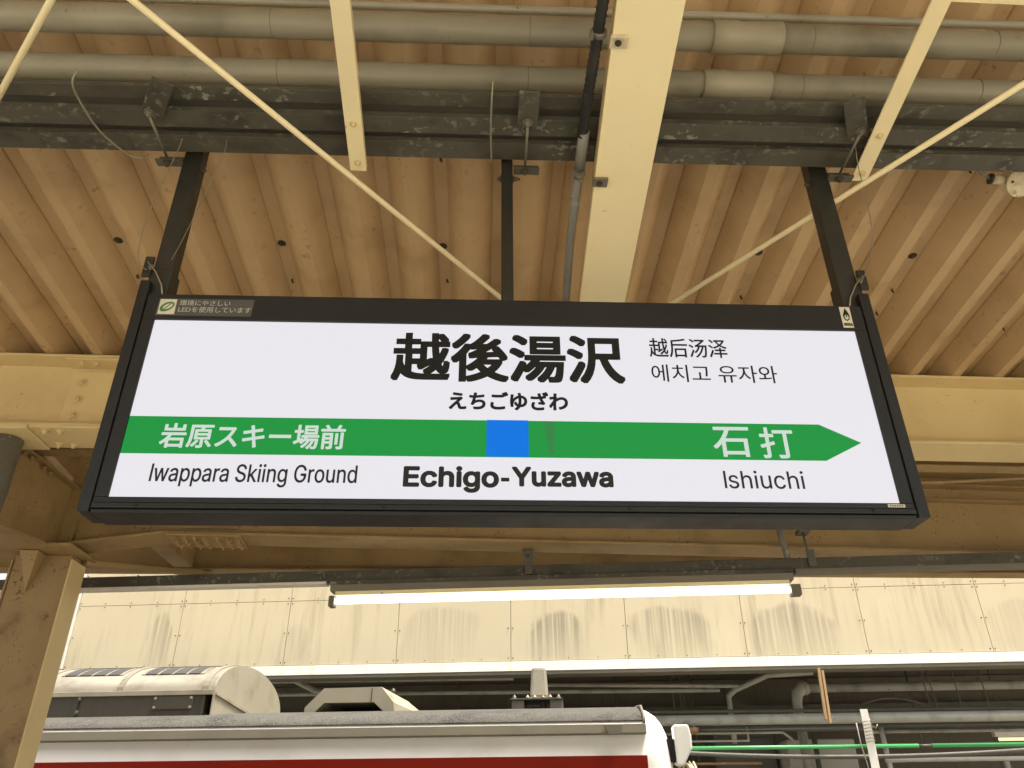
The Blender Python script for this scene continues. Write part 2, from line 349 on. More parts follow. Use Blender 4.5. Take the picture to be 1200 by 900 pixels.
# rafter crossing above the sign, with the two tubes fixed to its side
def zr(y): return 3.36 - .05*(y-1.35)
def xr(y): return .40 + .034*(y-1.2)
raf = Thing('roof_rafter', (xr(1.2), 1.2, zr(1.2)), 'broad cream steel rafter crossing above the sign, right of its middle', 'rafter')
def slab(xa, xb, za, zb, ya, yb):
    return MB().add([(xr(y)+x, y, zr(y)+z) for y in (ya, yb) for x, z in ((xa, za), (xb, za), (xb, zb), (xa, zb))],
                    [(3,2,1,0), (4,5,6,7), (0,1,5,4), (1,2,6,5), (2,3,7,6), (3,0,4,7)])
part('bottom_plate', slab(-.085, .085, 0, .008, -1.0, 3.42), MT['cream_clean'], raf, bevel=.0015)
part('side_lip', slab(-.085, -.079, .0085, .06, -1.0, 3.42), MT['cream'], raf)
part('side_lip', slab(.079, .085, .0085, .06, -1.0, 3.42), MT['cream'], raf)
tb = Thing('corrugated_tube', (.288, .6, 3.385), 'black corrugated cable tube running beside the broad rafter', 'cable tube')
pts, rs = [], []
n = 150
for i in range(n):
    y = .2 + (1.655-.2)*i/(n-1)
    pts.append((.287+.004*math.sin(y*3), y, 3.392-.02*(y-1.2))); rs.append(.0165 if i % 2 else .0138)
part('tube', MB().tube(pts, rs, 12), MT['blacktube'], tb)
part('sleeve', MB().tube([(.287, 1.64, 3.383), (.288, 1.80, 3.378)], .0165, 14), MT['greytube'], tb)
cg = solo('conduit', MB().tube([(.288, 1.79, 3.379), (.292, 2.1, 3.362), (.312, 2.5, 3.335), (.36, 3.42, 3.27)], .0145, 14), MT['greytube'], (.29, 1.8, 3.37),
     'flaking grey conduit running on from the black corrugated tube beside the rafter', 'conduit')
for i, (y, m, lb) in enumerate(((1.315, 'oldcream', 'flaking cream tube clamp on the rafter near the top edge of the photo'), (1.795, 'galv', 'small galvanised tube clamp on the rafter just above the sign'))):
    c_ = Thing('tube_clamp', (.30, y, zr(y)), lb, 'clamp', 'tube clamps on the rafter')
    part('plate', MB().box(xr(y)-.091, xr(y)-.045, y-.018, y+.018, zr(y)-.010, zr(y)-.0005), MT[m], c_, bevel=.002)
    part('strap', MB().tube([(.288, y-.008, zr(y)+.028), (.288, y+.008, zr(y)+.028)], .0195, 14), MT['galv'], c_)
    part('ear', MB().box(.262, .272, y-.01, y+.01, zr(y)+.01, zr(y)+.03), MT['galv'], c_)
    part('screw', MB().bolt((xr(y)-.07, y, zr(y)-.010), (0,0,-1), .006, .006), MT['rustbolt'], c_)

# grey drain pipes along the roof
def pipe_thing(label, y, z, r, joint):
    p = Thing('drain_pipe', (0, y, z), label, 'pipe', 'grey drain pipes above the sign')
    if joint:
        part('pipe_length', MB().tube([(-9, y, z), (joint, y, z)], r, 28), MT['pvc'], p)
        part('pipe_length', MB().tube([(joint, y, z), (9, y+.02, z)], r, 28), MT['pvc'], p)
        part('coupling', MB().tube([(joint-.085, y, z), (joint-.083, y, z), (joint-.02, y, z), (joint+.0, y, z), (joint+.12, y, z), (joint+.122, y, z)],
             [r*1.03, r*1.16, r*1.17, r*1.10, r*1.16, r*1.05], 28), MT['pvc_joint'], p)
        for x in (-1.9, -.62, .12, .95, 1.5):
            part('print_line', MB().tube([(x, y, z), (x+.0015, y, z)], r*1.004, 28), MT['far_dark'], p)
    else: part('pipe_length', MB().tube([(-9, y, z), (9, y, z)], r, 20), MT['pvc'], p)
    return p
pipe_thing('thick grey drain pipe nearest the top edge of the photo', 1.487, 3.62, .041, .74)
pipe_thing('thick grey drain pipe just above the dark channel rails', 1.609, 3.56, .040, .735)
pipe_thing('thin grey pipe along the very top of the photo, above the thick drain pipes', 1.475, 3.70, .0125, 0)

# dark channel rails that carry the sign
def rail_thing(label, y0, y1, z0, z1, lip):
    th = Thing('channel_rail', (0, (y0+y1)/2, z0), label, 'rail', 'dark channel rails above the sign')
    part('bottom', MB().box(-9, 9, y0, y1, z0, z0+.005), MT['rail'], th, bevel=.001)
    part('side', MB().box(-9, 9, y0, y0+.005, z0+.0055, z1), MT['rail'], th)
    part('side', MB().box(-9, 9, y1-.005, y1, z0+.0055, z1), MT['rail'], th)
rail_thing('dark steel channel rail at the sign hangers, lowest of the dark rails', 1.737, 1.805, 3.428, 3.446, 1)
rail_thing('scuffed dark steel channel rail, the middle one of the dark rails', 1.650, 1.712, 3.435, 3.456, 1)
solo('rail_gap_shade', MB().box(-9, 9, 1.592, 1.80, 3.4765, 3.482), MT['far_dark'], (0, 1.7, 3.4765), 'blackish sheet standing in for the shadow in the gaps between the dark channel rails', 'plate')  # dark sheet added to give the shadow between the rails
rail_thing('plain dark flat rail directly below the thick drain pipes', 1.585, 1.632, 3.462, 3.470, 0)

# cream steel struts and brace rods
def strut(label, xa, ya, xb, yb):
    th = Thing('steel_strut', (xb, yb, 3.40), label, 'strut', 'cream struts above the sign')
    d = Vector((xb-xa, yb-ya, 0)).normalized(); p0 = Vector((xb, yb, 3.403)) - d*1.5; p1 = Vector((xb, yb, 3.403))
    part('plate', MB().bar(p0, p1, .05, .006), MT['cream_clean'], th, bevel=.001)
    s = Vector((d.y, -d.x, 0))*.0225
    part('leg', MB().bar(p0+s+Vector((0,0,.0145)), p1+s+Vector((0,0,.0145)), .005, .022), MT['cream'], th)
    for k in (.035, .19): part('bolt', MB().bolt(p1 - d*k - Vector((0,0,.003)), (0,0,-1), .007, .006), MT['cream'], th)
strut('cream steel strut hanging over the dark rails left of the middle', -.372, 1.25, -.402, 1.84)
strut('cream steel strut slanting across the pipes at the upper right', 1.137, 1.20, 1.196, 1.832)
solo('crossbar', MB().bar((1.165, 1.185, 3.405), (2.6, 1.21, 3.405), .04, .006), MT['cream_clean'], (1.165, 1.19, 3.40), 'thin cream bar along the top edge at the upper right corner', 'bar')
def rod(label, p0, p1, e0, e1):
    p0, p1 = Vector(p0), Vector(p1); d = p1-p0
    a, b = p0-d*e0, p1+d*e1
    solo('brace_rod', MB().tube([a, b], .0088, 12), MT['cream_clean'], tuple(a), label, 'brace rod', 'cream brace rods under the roof')
rod('long cream brace rod slanting down from upper left to the top of the sign', (-.853, 1.221, 3.33), (.063, 2.352, 3.285), .9, .55)
rod('cream brace rod slanting down from the right edge to the top of the sign', (1.44, 1.387, 3.33), (.695, 2.36, 3.285), .9, .3)
rod('short cream brace rod across the upper left corner', (-1.046, 1.227, 3.33), (-1.314, 1.513, 3.33), 2.2, 1.5)

# ------------------------------------------------------------------ rail clamps, wires, junction box
def clamp(label, x, slant):
    th = Thing('rail_clamp', (x, 1.66, 3.41), label, 'clamp', 'clamps gripping the dark rails')
    part('plate', MB().bar((x-slant*.055, 1.535, 3.424), (x, 1.662, 3.424), .06, .007), MT['rail'], th, bevel=.002)
    part('bolt', MB().bolt((x, 1.645, 3.4205), (0,0,-1), .010, .009), MT['galv'], th)
    part('rod', MB().tube([(x, 1.645, 3.412), (x, 1.82, 3.405)], .0042, 8), MT['galv'], th)
    part('angle', MB().box(x-.035, x+.045, 1.807, 1.835, 3.395, 3.401), MT['rail'], th)
    part('angle_leg', MB().box(x-.035, x+.045, 1.829, 1.835, 3.4015, 3.43), MT['rail'], th)
    part('nut', MB().bolt((x, 1.818, 3.395), (0,0,-1), .009, .008), MT['rustbolt'], th)
clamp('dark clamp plate on the rails above the left sign hanger', -.985, -1.4)
clamp('dark clamp plate on the rails above the middle sign hanger', .121, 0)
clamp('dark clamp plate on the rails above the right sign hanger', 1.125, 1.2)
def wire(name, label, pts, r=.0014):
    P = [Vector(p) for p in pts]; out = []
    for i in range(len(P)-1):
        a, b, c, d = P[max(i-1, 0)], P[i], P[i+1], P[min(i+2, len(P)-1)]
        for k in range(8):
            t = k/8; out.append(.5*((2*b)+(c-a)*t+(2*a-5*b+4*c-d)*t*t+(3*b-a-3*c+d)*t**3))
    out.append(P[-1])
    return solo(name, MB().tube(out, r, 6), MT['wire'], tuple(P[0]), label, 'wire', 'loose wires near the sign hangers')
wire('wire', 'thin pale safety wire hanging beside the left sign hanger', [(-.925, 1.75, 3.43), (-.932, 1.76, 3.40), (-.952, 1.77, 3.30), (-.985, 1.79, 3.11), (-.978, 1.80, 3.00), (-.945, 1.79, 2.96)])
wire('wire', 'thin faint wire inside the left sign hanger, slanting down left', [(-.79, 1.75, 3.425), (-.80, 1.765, 3.36), (-.86, 1.79, 3.10), (-.885, 1.795, 3.0)], .0009)
wire('wire', 'thin pale safety wire hanging beside the right sign hanger', [(1.145, 1.72, 3.43), (1.155, 1.75, 3.38), (1.155, 1.77, 3.17), (1.138, 1.79, 3.06), (1.085, 1.79, 2.96)])
wire('wire', 'bent double wire looped under the dark rails at the upper left', [(-1.15, 1.535, 3.46), (-1.165, 1.55, 3.43), (-1.165, 1.60, 3.415), (-1.145, 1.70, 3.40), (-1.10, 1.79, 3.40), (-1.07, 1.812, 3.405), (-1.05, 1.82, 3.43)], .0032)
wire('wire', 'thick wire bent round the dark rails left of the middle hanger', [(.016, 1.53, 3.455), (.012, 1.60, 3.418), (.012, 1.70, 3.412), (.016, 1.79, 3.405), (.018, 1.812, 3.43)], .003)

jb = Thing('junction_box', (1.84, 1.93, 3.45), 'round cream junction box with flaking paint at the right edge', 'junction box')
ax = Vector((.05, -.62, -.78)).normalized(); c0 = Vector((1.835, 1.94, 3.52))
part('body', MB().tube([c0-ax*.045, c0], .046, 24), MT['oldcream'], jb, bevel=.002)
part('cover', MB().tube([c0+ax*.0005, c0+ax*.006], .052, 28), MT['oldcream'], jb, bevel=.0015)
for k in (-1, 1): part('screw', MB().bolt(c0+ax*.006+Vector((k*.033, 0, 0)), ax, .005, .003, False), MT['rustbolt'], jb)
part('arm', MB().bar(c0-ax*.03+Vector((-.01, 0, 0)), (1.98, 1.84, 3.66), .05, .03), MT['oldcream'], jb, bevel=.004)
part('gland', MB().tube([c0-ax*.02+Vector((-.04, 0, 0)), c0-ax*.02+Vector((-.085, 0, .006))], .016, 14), MT['oldcream'], jb)
part('gland_ring', MB().tube([c0-ax*.02+Vector((-.086, 0, .006)), c0-ax*.02+Vector((-.094, 0, .007))], .019, 14), MT['rustbolt'], jb)
part('cable', MB().tube([c0-ax*.02+Vector((-.09, 0, .007)), (1.70, 1.93, 3.545), (1.672, 1.90, 3.56), (1.64, 1.85, 3.52), (1.60, 1.80, 3.47)], .0065, 8), MT['greytube'], jb)

# ------------------------------------------------------------------ the station sign
MT['face'] = glow('backlit_white_acrylic', (.95, .94, 1.0), .80)
MT['sgreen'] = glow('backlit_green_film', (.012, .30, .05), .95)
MT['sblue'] = glow('backlit_blue_film', (.0, .17, .72), 1.0)
MT['swhite'] = glow('backlit_white_letter', (.80, .93, .84), .72)
MT['ink'] = paint('black_letter_film', (.010,.010,.009), rough=.5, bump=0, var=.05, spec=.25)
MT['inkgrey'] = paint('charcoal_letter_film', (.018,.018,.017), rough=.5, bump=0, var=.05, spec=.25)
MT['smear'] = glow('grey_green_residue', (.035, .215, .058), 1.0)
MT['stick'] = paint('cream_sticker', (.62,.58,.44), (.5,.46,.34), .4, 40., .5, bump=0)
MT['stickdark'] = paint('grey_sticker', (.075,.072,.06), rough=.5, bump=0)
MT['stickwhite'] = paint('pale_sticker_print', (.40,.39,.33), rough=.5, bump=0)
MT['leaf'] = paint('green_sticker_print', (.06,.19,.06), rough=.5, bump=0)
SB = (.075, 1.85, 2.255)
sg = Thing('station_sign', SB, 'long backlit station name sign in a charcoal frame with green arrow stripe', 'sign')
YF = 1.80
part('housing', MB().box(-.9245, 1.0695, 1.815, 1.895, 2.262, 2.880), MT['frame'], sg, bevel=.003)
part('frame_top', MB().box(-.9245, 1.0695, YF, 1.814, 2.803, 2.885), MT['frame'], sg, bevel=.0015)
part('frame_left', MB().box(-.9245, -.8925, YF, 1.814, 2.2925, 2.8025), MT['frame'], sg, bevel=.0015)
part('frame_right', MB().box(1.0375, 1.0695, YF, 1.814, 2.2925, 2.8025), MT['frame'], sg, bevel=.0015)
fb = part('frame_bottom', MB().box(-.9245, 1.0695, YF, 1.814, 2.278, 2.292), MT['frame'], sg, bevel=.0015)
part('frame_rail', MB().box(-.9245, 1.0695, YF-.004, 1.814, 2.263, 2.276), MT['frame'], sg, bevel=.0015)
for x in (-.82, -.235, .358, .961): part('screw', MB().bolt((x, YF-.004, 2.2705), (0,-1,0), .0042, .001, False), MT['black'], sg)
part('side_profile', MB().box(-.956, -.9285, YF-.002, 1.89, 2.255, 2.93), MT['frame'], sg, bevel=.002)
part('side_profile', MB().box(1.0735, 1.103, YF-.002, 1.89, 2.255, 2.93), MT['frame'], sg, bevel=.002)
part('gap_seal', MB().box(-.9284, -.9246, YF+.006, 1.85, 2.26, 2.884), MT['black'], sg)
part('gap_seal', MB().box(1.0696, 1.0734, YF+.006, 1.85, 2.26, 2.884), MT['black'], sg)
part('underside_trim', MB().box(-.9245, 1.0695, YF+.001, 1.892, 2.252, 2.2615), MT['frame'], sg, bevel=.002)
for s_, xa, xb, in ((-1, -.943, -.888), (1, 1.036, 1.095)):
    part('hanger', MB().box(xa, xb, 1.825, 1.868, 2.935, 3.50), MT['hanger'], sg, bevel=.002)
    part('hanger_sleeve', MB().box(xa-.004, xb+.004, 1.818, 1.874, 2.89, 2.985), MT['hanger'], sg, bevel=.002)
    xo = xa-.012 if s_ < 0 else xb+.012
    part('wire_lug', MB().box(xo-.013, xo+.013, 1.812, 1.822, 2.955, 3.025), MT['hanger'], sg, bevel=.003)
    part('lug_bolt', MB().bolt((xo+(.012 if s_ < 0 else -.012), 1.812, 2.985), (0,-1,0), .006, .005), MT['galv'], sg)
    xi = xo; P = [Vector((xi, 1.806, 3.0)), Vector((xi-s_*.03, 1.804, 2.965)), Vector((xi-s_*.055, 1.806, 2.92)), Vector((xi-s_*.063, 1.812, 2.886))]
    part('wire_loop', MB().tube(P, .0022, 8), MT['wire'], sg)
    part('hanger_bolt', MB().bolt((xb if s_ < 0 else xa, 1.845, 3.39), (-s_, 0, 0), .008, .007), MT['rustbolt'], sg)
part('hanger', MB().box(.048, .083, 1.825, 1.862, 2.882, 3.50), MT['hanger'], sg, bevel=.002)
part('hanger_bolt', MB().bolt((.083, 1.845, 3.385), (1,0,0), .008, .012), MT['rustbolt'], sg)
part('hanger_bolt', MB().bolt((.048, 1.845, 3.385), (-1,0,0), .008, .007), MT['rustbolt'], sg)
face = part('face_panel', MB().box(-.8925, 1.0375, YF+.006, 1.814, 2.2925, 2.8025), MT['face'], sg)
YP = YF+.006
def film(name, poly, mat, lift=.0005, thick=.0004):
    return part(name, MB().prism(poly, YP-lift, YP-lift+thick, 'y'), mat, sg, face)
film('green_stripe', [(-.8924, 2.4075), (.876, 2.4065), (.978, 2.458), (.876, 2.5095), (-.8924, 2.5105)], MT['sgreen'])
film('blue_square', [(.010, 2.4085), (.117, 2.4085), (.117, 2.511), (.010, 2.511)], MT['sblue'], .0011)
film('residue_mark', [(.158, 2.5085), (.184, 2.509), (.182, 2.415), (.170, 2.415), (.167, 2.45)], MT['smear'], .0010)

SANS = None
try:
    SANS = bpy.data.fonts.load(os.path.join(bpy.utils.system_resource('DATAFILES'), 'fonts', 'Inter.woff2'))
except Exception:
    SANS = None
def contours(body, latin):
    """closed outlines of a line of lettering, as lists of 2-D points"""
    cu = bpy.data.curves.new('t', 'FONT'); cu.body = body; cu.size = 1
    if latin and SANS: cu.font = SANS
    ob = bpy.data.objects.new('t', cu); sc.collection.objects.link(ob)
    dg = bpy.context.evaluated_depsgraph_get(); dg.update(); oe = ob.evaluated_get(dg); c2 = oe.to_curve(dg); out = []
    for sp in c2.splines:
        b = sp.bezier_points; pts = []
        for i in range(len(b)):
            p, q = b[i], b[(i+1) % len(b)]
            straight = ((p.handle_right-p.co).cross(q.co-p.co).length < 1e-5 and (q.handle_left-q.co).cross(q.co-p.co).length < 1e-5)
            pts += [p.co.copy()] if straight else mathutils.geometry.interpolate_bezier(p.co, p.handle_right, q.handle_left, q.co, 6)[:-1]
        clean = []
        for p in pts:
            if not clean or (Vector((p[0], p[1])) - Vector(clean[-1])).length > 1e-5: clean.append((p[0], p[1]))
        if len(clean) > 2: out.append(clean)
    oe.to_curve_clear(); bpy.data.objects.remove(ob); bpy.data.curves.remove(cu)
    return out
def area(c): return .5*sum(c[i][0]*c[(i+1) % len(c)][1]-c[(i+1) % len(c)][0]*c[i][1] for i in range(len(c)))
def inside(p, c):
    x, y = p; r_ = False
    for i in range(len(c)):
        (x0, y0), (x1, y1) = c[i], c[i-1]
        if (y0 > y) != (y1 > y) and x < (x1-x0)*(y-y0)/(y1-y0)+x0: r_ = not r_
    return r_
def text_geo(body, latin):
    """each outline is filled on its own with the holes that lie in it, so crossing strokes never cancel out"""
    lead = latin and body[0] == 'I'
    cs = contours(body[1:] if lead else body, latin)
    if lead:                                    # plain upright stroke for the capital I
        ih = [p for c in contours('h', True) for p in c]; hm_ = .9*max(p[1] for p in ih); xs_ = [p[0] for p in ih if p[1] > hm_]; sw = max(xs_)-min(xs_)
        ch = max(p[1] for c in contours('E', True) for p in c); xm = min(p[0] for c in cs for p in c)-.07
        cs.append([(xm-sw, 0), (xm-sw, ch), (xm, ch), (xm, 0)])
    big = max(cs, key=lambda c: abs(area(c))); sg_ = 1 if area(big) > 0 else -1
    outs = [c for c in cs if area(c)*sg_ > 0]; holes = [c for c in cs if area(c)*sg_ <= 0]
    if lead: outs = [c for c in outs if c is not cs[-1]] + [cs[-1]]; holes = [h for h in holes if h is not cs[-1]]
    v, f, layer = [], [], []
    for k, o_ in enumerate(outs):
        hs_ = [h for h in holes if inside(h[0], o_) and not any(o2 is not o_ and inside(h[0], o2) and abs(area(o2)) < abs(area(o_)) for o2 in outs)]
        loops = [[Vector((p[0], p[1], 0)) for p in l] for l in [o_]+hs_]
        tri = mathutils.geometry.tessellate_polygon(loops); n0 = len(v)
        for l in loops: v += [(p.x, p.y) for p in l]; layer += [k % 3]*len(l)
        f += [[n0+i for i in t_] for t_ in tri]
    return v, f, layer
def letters(name, body, x0, x1, z0, z1, mat, bold=0, latin=False, y=None, parent=None, th=None, square=False):
    """lettering film cut to fill the given rectangle; bold strokes are built from slightly shifted layers"""
    y = YP if y is None else y
    v, f, layer = text_geo(body, latin)
    ax0, ax1 = min(p[0] for p in v), max(p[0] for p in v); az0, az1 = min(p[1] for p in v), max(p[1] for p in v)
    kx = (x1-x0-2*bold)/(ax1-ax0); kz = (z1-z0-2*bold)/(az1-az0)
    sh = [(0, 0)]
    if bold and square:
        st = [-1, -.5, 0, .5, 1]
        sh = [(bold*a_, bold*b_*.9) for a_ in st for b_ in st if abs(a_) == 1 or abs(b_) == 1 or (a_ == 0 and b_ == 0)]
    elif bold:
        for rr, nn in ((bold, 14),) + (((bold*.5, 7),) if bold > .003 else ()):
            sh += [(rr*math.cos(2*math.pi*k/nn), rr*math.sin(2*math.pi*k/nn)) for k in range(nn)]
    mb = MB()
    for i, (dx, dz) in enumerate(sh):
        yy = y-.0014-.00004*i
        mb.add([(x0+bold+(p[0]-ax0)*kx+dx, yy-.000012*layer[j], z0+bold+(p[1]-az0)*kz+dz) for j, p in enumerate(v)], f)
    b = Vector(SB); me = bpy.data.meshes.new(name); me.from_pydata([Vector(q)-b for q in mb.v], [], mb.f); me.update(); me.materials.append(mat)
    o = bpy.data.objects.new(name, me); sc.collection.objects.link(o); o.parent = parent or face; return o
letters('station_name_characters', '越後湯沢', -.245, .379, 2.622, 2.774, MT['ink'], .0043, square=True)
letters('reading_characters', 'えちごゆざわ', -.089, .222, 2.539, 2.595, MT['ink'], .0021)
letters('chinese_name', '越后汤泽', .451, .666, 2.7075, 2.769, MT['ink'], .0007)
letters('korean_name', '에치고 유자와', .4505, .792, 2.631, 2.685, MT['ink'], .0002)
letters('left_stop_characters', '岩原スキー場前', -.8045, -.346, 2.4225, 2.4915, MT['swhite'], .0015)
letters('right_stop_characters', '石', .590, .687, 2.414, 2.499, MT['swhite'], .0014)
letters('right_stop_characters', '打', .712, .801, 2.411, 2.499, MT['swhite'], .0014)
letters('station_name_latin', 'Echigo', -.194, .042, 2.3105, 2.3815, MT['inkgrey'], .0032, True)
film('station_name_hyphen', [(.0468, 2.3415), (.0675, 2.3415), (.0675, 2.3515), (.0468, 2.3515)], MT['inkgrey'], .0014)
letters('station_name_latin', 'Yuzawa', .0735, .326, 2.3275, 2.3815, MT['inkgrey'], .0032, True)
letters('left_stop_latin', 'Iwappara Skiing Ground', -.8075, -.307, 2.320, 2.3815, MT['inkgrey'], .0007, True)
letters('right_stop_latin', 'Ishiuchi', .604, .8075, 2.328, 2.377, MT['inkgrey'], .0004, True)
# stickers on the frame
def stk(name, poly, mat, parent=None, y=YF-.0005, thick=.0004): return part(name, MB().prism(poly, y, y+thick, 'y'), mat, sg, parent)
eco = stk('eco_sticker', [(-.893, 2.814), (-.636, 2.814), (-.634, 2.870), (-.891, 2.870)], MT['stickdark'])
stk('eco_emblem', [(-.888, 2.818), (-.843, 2.818), (-.843, 2.867), (-.888, 2.867)], MT['stick'], eco, YF-.0010)
def ring_poly(cx, cz, a, b, rot, n=28):
    return [(cx+a*math.cos(t)*math.cos(rot)-b*math.sin(t)*math.sin(rot), cz+a*math.cos(t)*math.sin(rot)+b*math.sin(t)*math.cos(rot)) for t in [2*math.pi*k/n for k in range(n)]]
stk('leaf_mark', ring_poly(-.866, 2.8425, .021, .0135, R(35)), MT['leaf'], eco, YF-.0015)
stk('leaf_vein', ring_poly(-.864, 2.843, .014, .0072, R(35)), MT['stick'], eco, YF-.0020)
stk('leaf_vein', [(-.880, 2.826), (-.877, 2.825), (-.855, 2.852), (-.858, 2.853)], MT['leaf'], eco, YF-.0025)
letters('eco_text', '環境にやさしい', -.834, -.697, 2.8465, 2.865, MT['stickwhite'], .0003, y=YF+.0002, parent=eco)
letters('eco_text', 'LEDを使用しています', -.834, -.638, 2.8245, 2.8435, MT['stickwhite'], .0003, y=YF+.0002, parent=eco)
mk = stk('maker_sticker', [(1.006, 2.811), (1.0355, 2.811), (1.0365, 2.881), (1.0065, 2.881)], MT['stick'])
stk('drop_mark', [(1.0215+dx, z) for dx, z in ((0, 2.877), (.006, 2.866), (.0095, 2.852), (.0075, 2.839), (0, 2.833), (-.0075, 2.839), (-.0095, 2.852), (-.004, 2.866))], MT['ink'], mk, YF-.0010)
stk('drop_mark', ring_poly(1.0215, 2.846, .0055, .0085, 0), MT['stick'], mk, YF-.0015)
stk('drop_mark', ring_poly(1.0215, 2.850, .0024, .0050, 0), MT['leaf'], mk, YF-.0020)
letters('maker_text', 'NSSDA', 1.0095, 1.0335, 2.8165, 2.8265, MT['ink'], .0004, True, y=YF+.0002, parent=mk)
s3 = stk('small_sticker', [(1.003, 2.2805), (1.046, 2.2805), (1.046, 2.2885), (1.003, 2.2885)], MT['stick'])
for i in range(6): stk('sticker_print', [(1.007+i*.006, 2.2825), (1.011+i*.006, 2.2825), (1.0105+i*.006, 2.2865), (1.0075+i*.006, 2.2865)], MT['leaf'] if i == 0 else MT['stickdark'], s3, YF-.0010)

# ------------------------------------------------------------------ lamp rail and tube (parallel to the tracks)
lr = Thing('lamp_rail', (0, 4.55, 2.865), 'long dark cable duct below the rear girder, carrying the lit tube lamp', 'rail', ang=TRACK)
part('duct', MB().box(-4.2, 7, 4.52, 4.58, 2.868, 2.932), MT['rail'], lr, bevel=.003)
part('cover_strip', MB().box(-4.2, -1.43, 4.516, 4.584, 2.852, 2.8675), MT['whitemetal'], lr, bevel=.002)
part('cover_strip', MB().box(1.285, 7, 4.516, 4.584, 2.845, 2.8675), MT['gutter'], lr, bevel=.002)
for x in (-2.6, .1, 1.32, 3.4): part('joint_band', MB().box(x, x+.006, 4.516, 4.584, 2.869, 2.936), MT['far_dark'], lr)
for x, top, tone in ((-.232, 3.033, 'far_dark'), (1.385, 3.12, 'far_dark'), (-3.2, 3.08, 'far_dark'), (3.4, 3.2, 'far_dark')):
    part('drop_rod', MB().tube([(x, 4.55, 2.93), (x-.01, 4.555, top)], .007, 8), MT[tone], lr)
    part('rod_bracket', MB().box(x-.022, x+.022, 4.505, 4.518, 2.875, 2.975), MT[tone], lr, bevel=.002)
    part('beam_clamp', MB().box(x-.035, x+.03, 4.52, 4.62, top-.03, top-.006), MT[tone], lr, bevel=.003)
part('feed_conduit', MB().tube([(1.262, 4.55, 2.93), (1.262, 4.552, 2.98), (1.250, 4.555, 3.04), (1.247, 4.56, 3.16)], .018, 12), MT['greytube'], lr)

tl = Thing('tube_lamp', (0, 4.55, 2.75), 'lit white tube lamp in its batten below the sign', 'lamp', ang=TRACK)
part('batten', MB().prism([(4.50, 2.842), (4.60, 2.842), (4.592, 2.806), (4.508, 2.806)], -1.40, 1.265, 'x'), MT['gutter'], tl, bevel=.002)
part('batten_lit_strip', MB().prism([(4.512, 2.8055), (4.588, 2.8055), (4.580, 2.784), (4.520, 2.784)], -1.37, 1.24, 'x'), MT['cream_clean'], tl, bevel=.002)  # pale strip: the tube's light on the batten put into its colour
part('batten_cap', MB().box(-1.408, 1.272, 4.497, 4.603, 2.8425, 2.8445+.0225), MT['rail'], tl, bevel=.002)
for x0_, x1_ in ((-1.408, -1.375), (1.245, 1.30)):
    part('lamp_holder', MB().box(x0_, x1_, 4.52, 4.58, 2.722, 2.7835), MT['gutter'], tl, bevel=.004)
MT['tube'] = glow('lit_lamp_glass', (1.0, .99, .86), 7.0)
part('lamp_tube', MB().tube([(-1.374, 4.55, 2.757), (1.244, 4.55, 2.757)], .0165, 16), MT['tube'], tl)

# ------------------------------------------------------------------ opposite platform: panelled fascia and what hangs below it
fs_ = Thing('roof_fascia', (0, 9.2, 3.11), 'long pale panelled fascia of the opposite platform roof, streaked with grime', 'fascia', ang=TRACK)
MT['fascia'] = paint('cream_fascia_panel', (.66,.57,.38), (.38,.32,.205), .7, 1.3, .6, streak=9., stretch=.7, bump=.03, ref=fs_.o, var=.05)
MT['band'] = paint('white_fascia_band', (.76,.72,.60), (.46,.40,.27), .5, 1.3, .5, streak=13., bump=.02, ref=fs_.o, var=.03)
# water stains with rounded tops at fixed places on the panels
nt = MT['fascia'].node_tree; N, L = nt.nodes, nt.links; bsd = N['Principled BSDF']
src = bsd.inputs['Base Color'].links[0].from_socket
tcn = N.new('ShaderNodeTexCoord'); tcn.object = fs_.o
nz = N.new('ShaderNodeTexNoise'); nz.inputs['Scale'].default_value = 2.6; nz.inputs['Detail'].default_value = 5; L.new(tcn.outputs['Object'], nz.inputs['Vector'])
mpn = N.new('ShaderNodeMapping'); mpn.inputs['Scale'].default_value = (26, 1, .5); L.new(tcn.outputs['Object'], mpn.inputs['Vector'])
nzs = N.new('ShaderNodeTexNoise'); nzs.inputs['Scale'].default_value = 1.; nzs.inputs['Detail'].default_value = 4; L.new(mpn.outputs[0], nzs.inputs['Vector'])
mrs = N.new('ShaderNodeMapRange'); mrs.inputs['From Min'].default_value = .36; mrs.inputs['From Max'].default_value = .56; L.new(nzs.outputs['Fac'], mrs.inputs['Value'])
